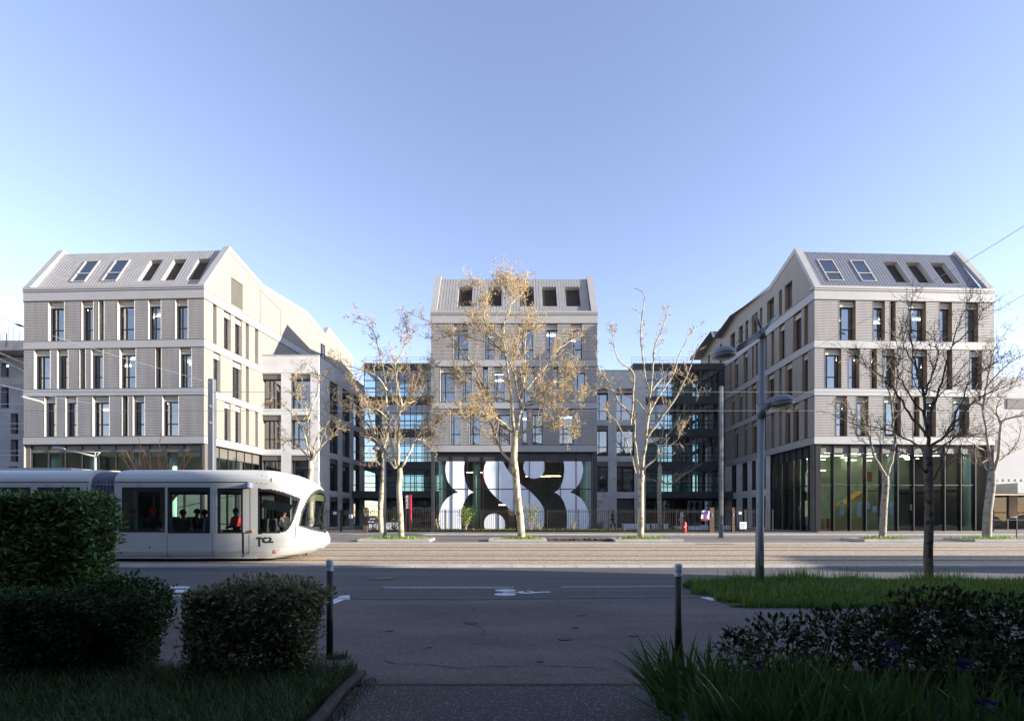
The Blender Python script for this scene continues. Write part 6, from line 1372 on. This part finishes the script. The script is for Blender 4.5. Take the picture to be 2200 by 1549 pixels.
# ---------------- hedges ----------------
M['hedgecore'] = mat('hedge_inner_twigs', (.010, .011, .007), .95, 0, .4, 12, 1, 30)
M['laurel'] = leafmat('laurel_leaves', [(.045, .10, .018), (.09, .18, .034), (.14, .25, .055), (.05, .08, .02)], .30, .2, .6)
M['privet'] = leafmat('privet_leaves', [(.018, .045, .010), (.032, .075, .016), (.05, .105, .02)], .5, .2, .35)
M['elaeagnus'] = leafmat('silvery_leaves', [(.09, .11, .035), (.19, .20, .09), (.36, .34, .21), (.12, .14, .05)], .45, .2, .5)
M['photinia'] = leafmat('dark_glossy_leaves', [(.010, .028, .008), (.022, .055, .014), (.035, .07, .018), (.035, .022, .012)], .5, .12, .12)
def hedge(label, x0, x1, y0, y1, z1, n, ln, wd, m, seed, rough=.07, bumpy=.08, core_in=.14, z0=0.0, upright=.3, name='hedge', stray=.12, faces='FRTL', core_z=.1, taper=0.0):
    rg = np.random.default_rng(seed); cx, cy = (x0+x1)/2, (y0+y1)/2; r = empty(name, (cx, cy, 0), label, 'hedge')
    b = MB(); c = core_in; nx_ = 10
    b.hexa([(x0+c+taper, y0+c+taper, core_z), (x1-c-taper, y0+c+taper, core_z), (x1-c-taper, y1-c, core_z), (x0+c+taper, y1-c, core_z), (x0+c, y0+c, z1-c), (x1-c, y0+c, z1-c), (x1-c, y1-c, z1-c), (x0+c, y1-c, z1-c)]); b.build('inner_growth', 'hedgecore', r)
    area = {'F': (x1-x0)*(z1-z0), 'T': (x1-x0)*(y1-y0), 'R': (y1-y0)*(z1-z0), 'L': (y1-y0)*(z1-z0)}; area = {k: v for k, v in area.items() if k in faces}; tot = sum(area.values()); PP, NN = [], []
    for k, A_ in area.items():
        q = int(n*A_/tot); u = rg.random(q); v = rg.random(q)
        if k == 'F': p = np.stack([x0+(x1-x0)*u, np.full(q, y0), z0+(z1-z0)*v], 1); nn = np.array([0, -1, 0.])
        elif k == 'T': p = np.stack([x0+(x1-x0)*u, y0+(y1-y0)*v, np.full(q, z1)], 1); nn = np.array([0, 0, 1.])
        elif k == 'R': p = np.stack([np.full(q, x1), y0+(y1-y0)*u, z0+(z1-z0)*v], 1); nn = np.array([1., 0, 0])
        else: p = np.stack([np.full(q, x0), y0+(y1-y0)*u, z0+(z1-z0)*v], 1); nn = np.array([-1., 0, 0])
        # inwards depth scatter and low frequency bulges
        bul = bumpy*(np.sin(p[:, 0]*3.1+seed)*np.sin(p[:, 2]*4.3+1)+np.sin(p[:, 1]*3.7+2)*.6+.5*np.sin(p[:, 0]*9+p[:, 2]*7))
        off = bul-np.abs(rg.normal(size=q))*rough*1.6+(rg.random(q) < stray)*rg.random(q)*.10
        if taper and k in 'FRL': off = off-taper*(1-(p[:, 2]-z0)/(z1-z0))
        p = p+nn*off[:, None]; 
        # round the top edges
        ex = np.maximum(0, np.maximum(x0+.12-p[:, 0], p[:, 0]-x1+.12)); 
        if k == 'T': p[:, 2] -= ex*.9
        PP.append(p); NN.append(np.tile(nn, (q, 1)))
    p = np.concatenate(PP); nn = np.concatenate(NN); q = len(p)
    d = rg.normal(size=(q, 3))*.75+nn*.55+np.array([0, 0, upright]); nr = nn*.8+rg.normal(size=(q, 3))*.6+[0, 0, .35]
    leaves('foliage', p, d, nr, rg.uniform(.65, 1.25, q)*ln, rg.uniform(.7, 1.2, q)*wd, m, r)
    st = MB()
    for _ in range(max(4, int((x1-x0)*7))):
        x = rg.uniform(x0+.15+taper, x1-.15-taper); y = rg.uniform(y0+.15+taper, y1-.15); st.tube([(x, y, 0), (x+rg.normal()*.06, y+rg.normal()*.05, max(.25, z1*.55)), (x+rg.normal()*.15, y, z1-.05)], [.012, .009, .004], 4)
    st.build('stems', 'bark_dark', r); return r
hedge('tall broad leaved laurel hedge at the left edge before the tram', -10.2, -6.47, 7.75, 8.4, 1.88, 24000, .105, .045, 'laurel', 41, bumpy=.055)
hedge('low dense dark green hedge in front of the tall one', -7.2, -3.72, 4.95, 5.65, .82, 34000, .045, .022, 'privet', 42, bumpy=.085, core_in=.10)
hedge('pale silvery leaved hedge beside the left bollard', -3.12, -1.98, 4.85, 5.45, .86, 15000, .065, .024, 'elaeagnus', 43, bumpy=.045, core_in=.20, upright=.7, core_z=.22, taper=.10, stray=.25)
# the dark glossy shrubs on the right: loose branching bushes
def shrub(label, cs, n, ln, wd, m, seed, name='shrub', stemn=26):
    """cs: ellipsoids (x,y,z, rx,ry,rz)"""
    rg = np.random.default_rng(seed); c0 = cs[0]; r = empty(name, (c0[0], c0[1], 0), label, 'shrub'); PP, NN = [], []; st = MB()
    vol = np.array([c[3]*c[4]*c[5] for c in cs])**(2/3); vol /= vol.sum()
    for c, w in zip(cs, vol):
        q = int(n*w); u = rg.normal(size=(q, 3)); u /= np.linalg.norm(u, axis=1, keepdims=True); rad = rg.random(q)**.35; cl_ = 1+.22*np.sin(u[:, 0]*5+seed)*np.sin(u[:, 1]*6)*np.sin(u[:, 2]*5+1)
        p = np.array(c[:3])+u*np.array(c[3:])*(rad*cl_)[:, None]; k = p[:, 2] > .04; PP.append(p[k]); NN.append(u[k])
        for _ in range(int(stemn*w)+3):
            t = rg.normal(size=3); t /= np.linalg.norm(t); e = np.array(c[:3])+t*np.array(c[3:])*.9; e[2] = max(e[2], .15); s0 = np.array([c[0]+rg.normal()*.08, c[1]+rg.normal()*.06, 0])
            mid = (s0+e)/2+rg.normal(size=3)*.04+[0, 0, .05]; st.tube([tuple(s0), tuple(mid), tuple(e)], [.011, .008, .004], 4)
    p = np.concatenate(PP); nn = np.concatenate(NN); q = len(p)
    leaves('foliage', p, rg.normal(size=(q, 3))*.6+nn+[0, 0, .25], rg.normal(size=(q, 3))*.5+[0, -.2, 1], rg.uniform(.6, 1.25, q)*ln, rg.uniform(.7, 1.2, q)*wd, m, r, fold=.18)
    st.build('stems', 'bark_dark', r)
    b = MB()
    for _ in range(7): k = rg.integers(0, q); b.lathe(tuple(p[k]), [(.002, -.009), (.009, 0), (.002, .009)], 8)
    b.build('berries', mat('red_berry', (.35, .03, .02), .3), r); return r
shrub('loose dark shrub with gaps right behind the iris leaves', [(2.6, 5.0, .36, .36, .33, .26), (3.15, 5.1, .38, .34, .33, .32), (2.15, 4.9, .30, .2, .2, .2)], 1100, .078, .042, 'photinia', 51)
shrub('dense glossy dark shrub at the right edge below the grass bank', [(3.7, 5.1, .36, .42, .4, .33), (4.3, 5.2, .46, .5, .45, .40), (5.0, 5.2, .44, .55, .5, .37), (5.8, 5.1, .36, .5, .5, .30), (4.0, 4.4, .26, .4, .35, .24), (5.0, 4.4, .28, .6, .4, .26)], 7000, .082, .038, 'photinia', 52)
# ---------------- irises ----------------
M['iris'] = leafmat('iris_leaves', [(.035, .09, .018), (.065, .14, .03), (.10, .19, .055), (.045, .09, .025)], .38, .25, .5)
M['petal'] = leafmat('iris_petals', [(.025, .012, .07), (.04, .02, .11)], .6, .3)
def iris(label, xr, yr_, n, seed, flowers=0, hgt=(.45, .75), fan=0, lowfan=0):
    rg = np.random.default_rng(seed); cx = sum(xr)/2; cy = sum(yr_)/2; r = empty('iris_clump', (cx, cy, 0), label, 'iris clump'); V = []; F_ = []
    for k in range(n):
        if k % 5 == 0: fx, fy = rg.uniform(*xr), rg.uniform(*yr_); fa = rg.uniform(-.4, .4)
        b0 = np.array([fx+rg.normal()*.025, fy+rg.normal()*.025, 0]); edge = 1-(fx-xr[0])/(xr[1]-xr[0])
        h = rg.uniform(*hgt); a = rg.normal()*.28-fan*edge*rg.uniform(.2, 1.1); lean = np.array([sin(a), rg.normal()*.12-.12, 0]); w = rg.uniform(.016, .028); rot = fa+rg.normal()*.5
        sd = np.array([cos(rot), sin(rot), 0]); nb = len(V); droop = rg.uniform(0, .25) if rg.random() > .15 else rg.uniform(.3, .8)
        for t in (0, .2, .4, .6, .8):
            c = b0+lean*h*(t*.55+.45*t*t)+np.array([0, 0, 1])*h*(t*(1-abs(sin(a))*.28*t)-droop*.35*t**3); ww = w*(1 if t < .5 else 1-.55*(t-.5)/.3)
            V += [c-sd*ww/2, c+sd*ww/2]
        V.append(b0+lean*h+np.array([0, 0, 1])*h*(1-abs(sin(a))*.28-droop*.35))
        for j in range(4): q = nb+2*j; F_.append((q, q+1, q+3, q+2))
        F_.append((nb+8, nb+9, nb+10))
    b = MB(); b.add(V, F_); b.build('leaves', 'iris', r)
    for k in range(flowers):
        x = rg.uniform(*xr); y = rg.uniform(yr_[0], yr_[1]); z = rg.uniform(.42, .62); st = MB(); st.tube([(x, y, 0), (x+.01, y, z)], [.006, .004], 5); st.build('flower_stem', 'iris', r)
        q = 26; u = rg.normal(size=(q, 3)); pos = np.array([x, y, z])+u*.008; leaves('flower', pos, u*[1, 1, .6]+[0, 0, .25], rg.normal(size=(q, 3)), rg.uniform(.03, .06, q), rg.uniform(.02, .035, q), 'petal', r)
    return r
iris('iris clump leaning left over the path edge before the right bollard', (1.22, 1.75), (3.3, 4.6), 200, 61, 0, (.46, .74), 1.0)
iris('iris clump with upright sword leaves in the middle of the right bed', (1.75, 2.6), (3.1, 4.4), 300, 62, 1, (.44, .70), .25)
iris('iris clump with purple flowers toward the right edge of the bed', (2.6, 3.7), (3.1, 4.3), 280, 63, 4, (.36, .60), .1)
b = MB(); b.box(1.45, 12, 1.5, 5.2, .0, .03); struct(b, 'planting_bed', mat('dark_bed_soil', (.018, .014, .01), .95, 0, .4, 6, 1, 15))
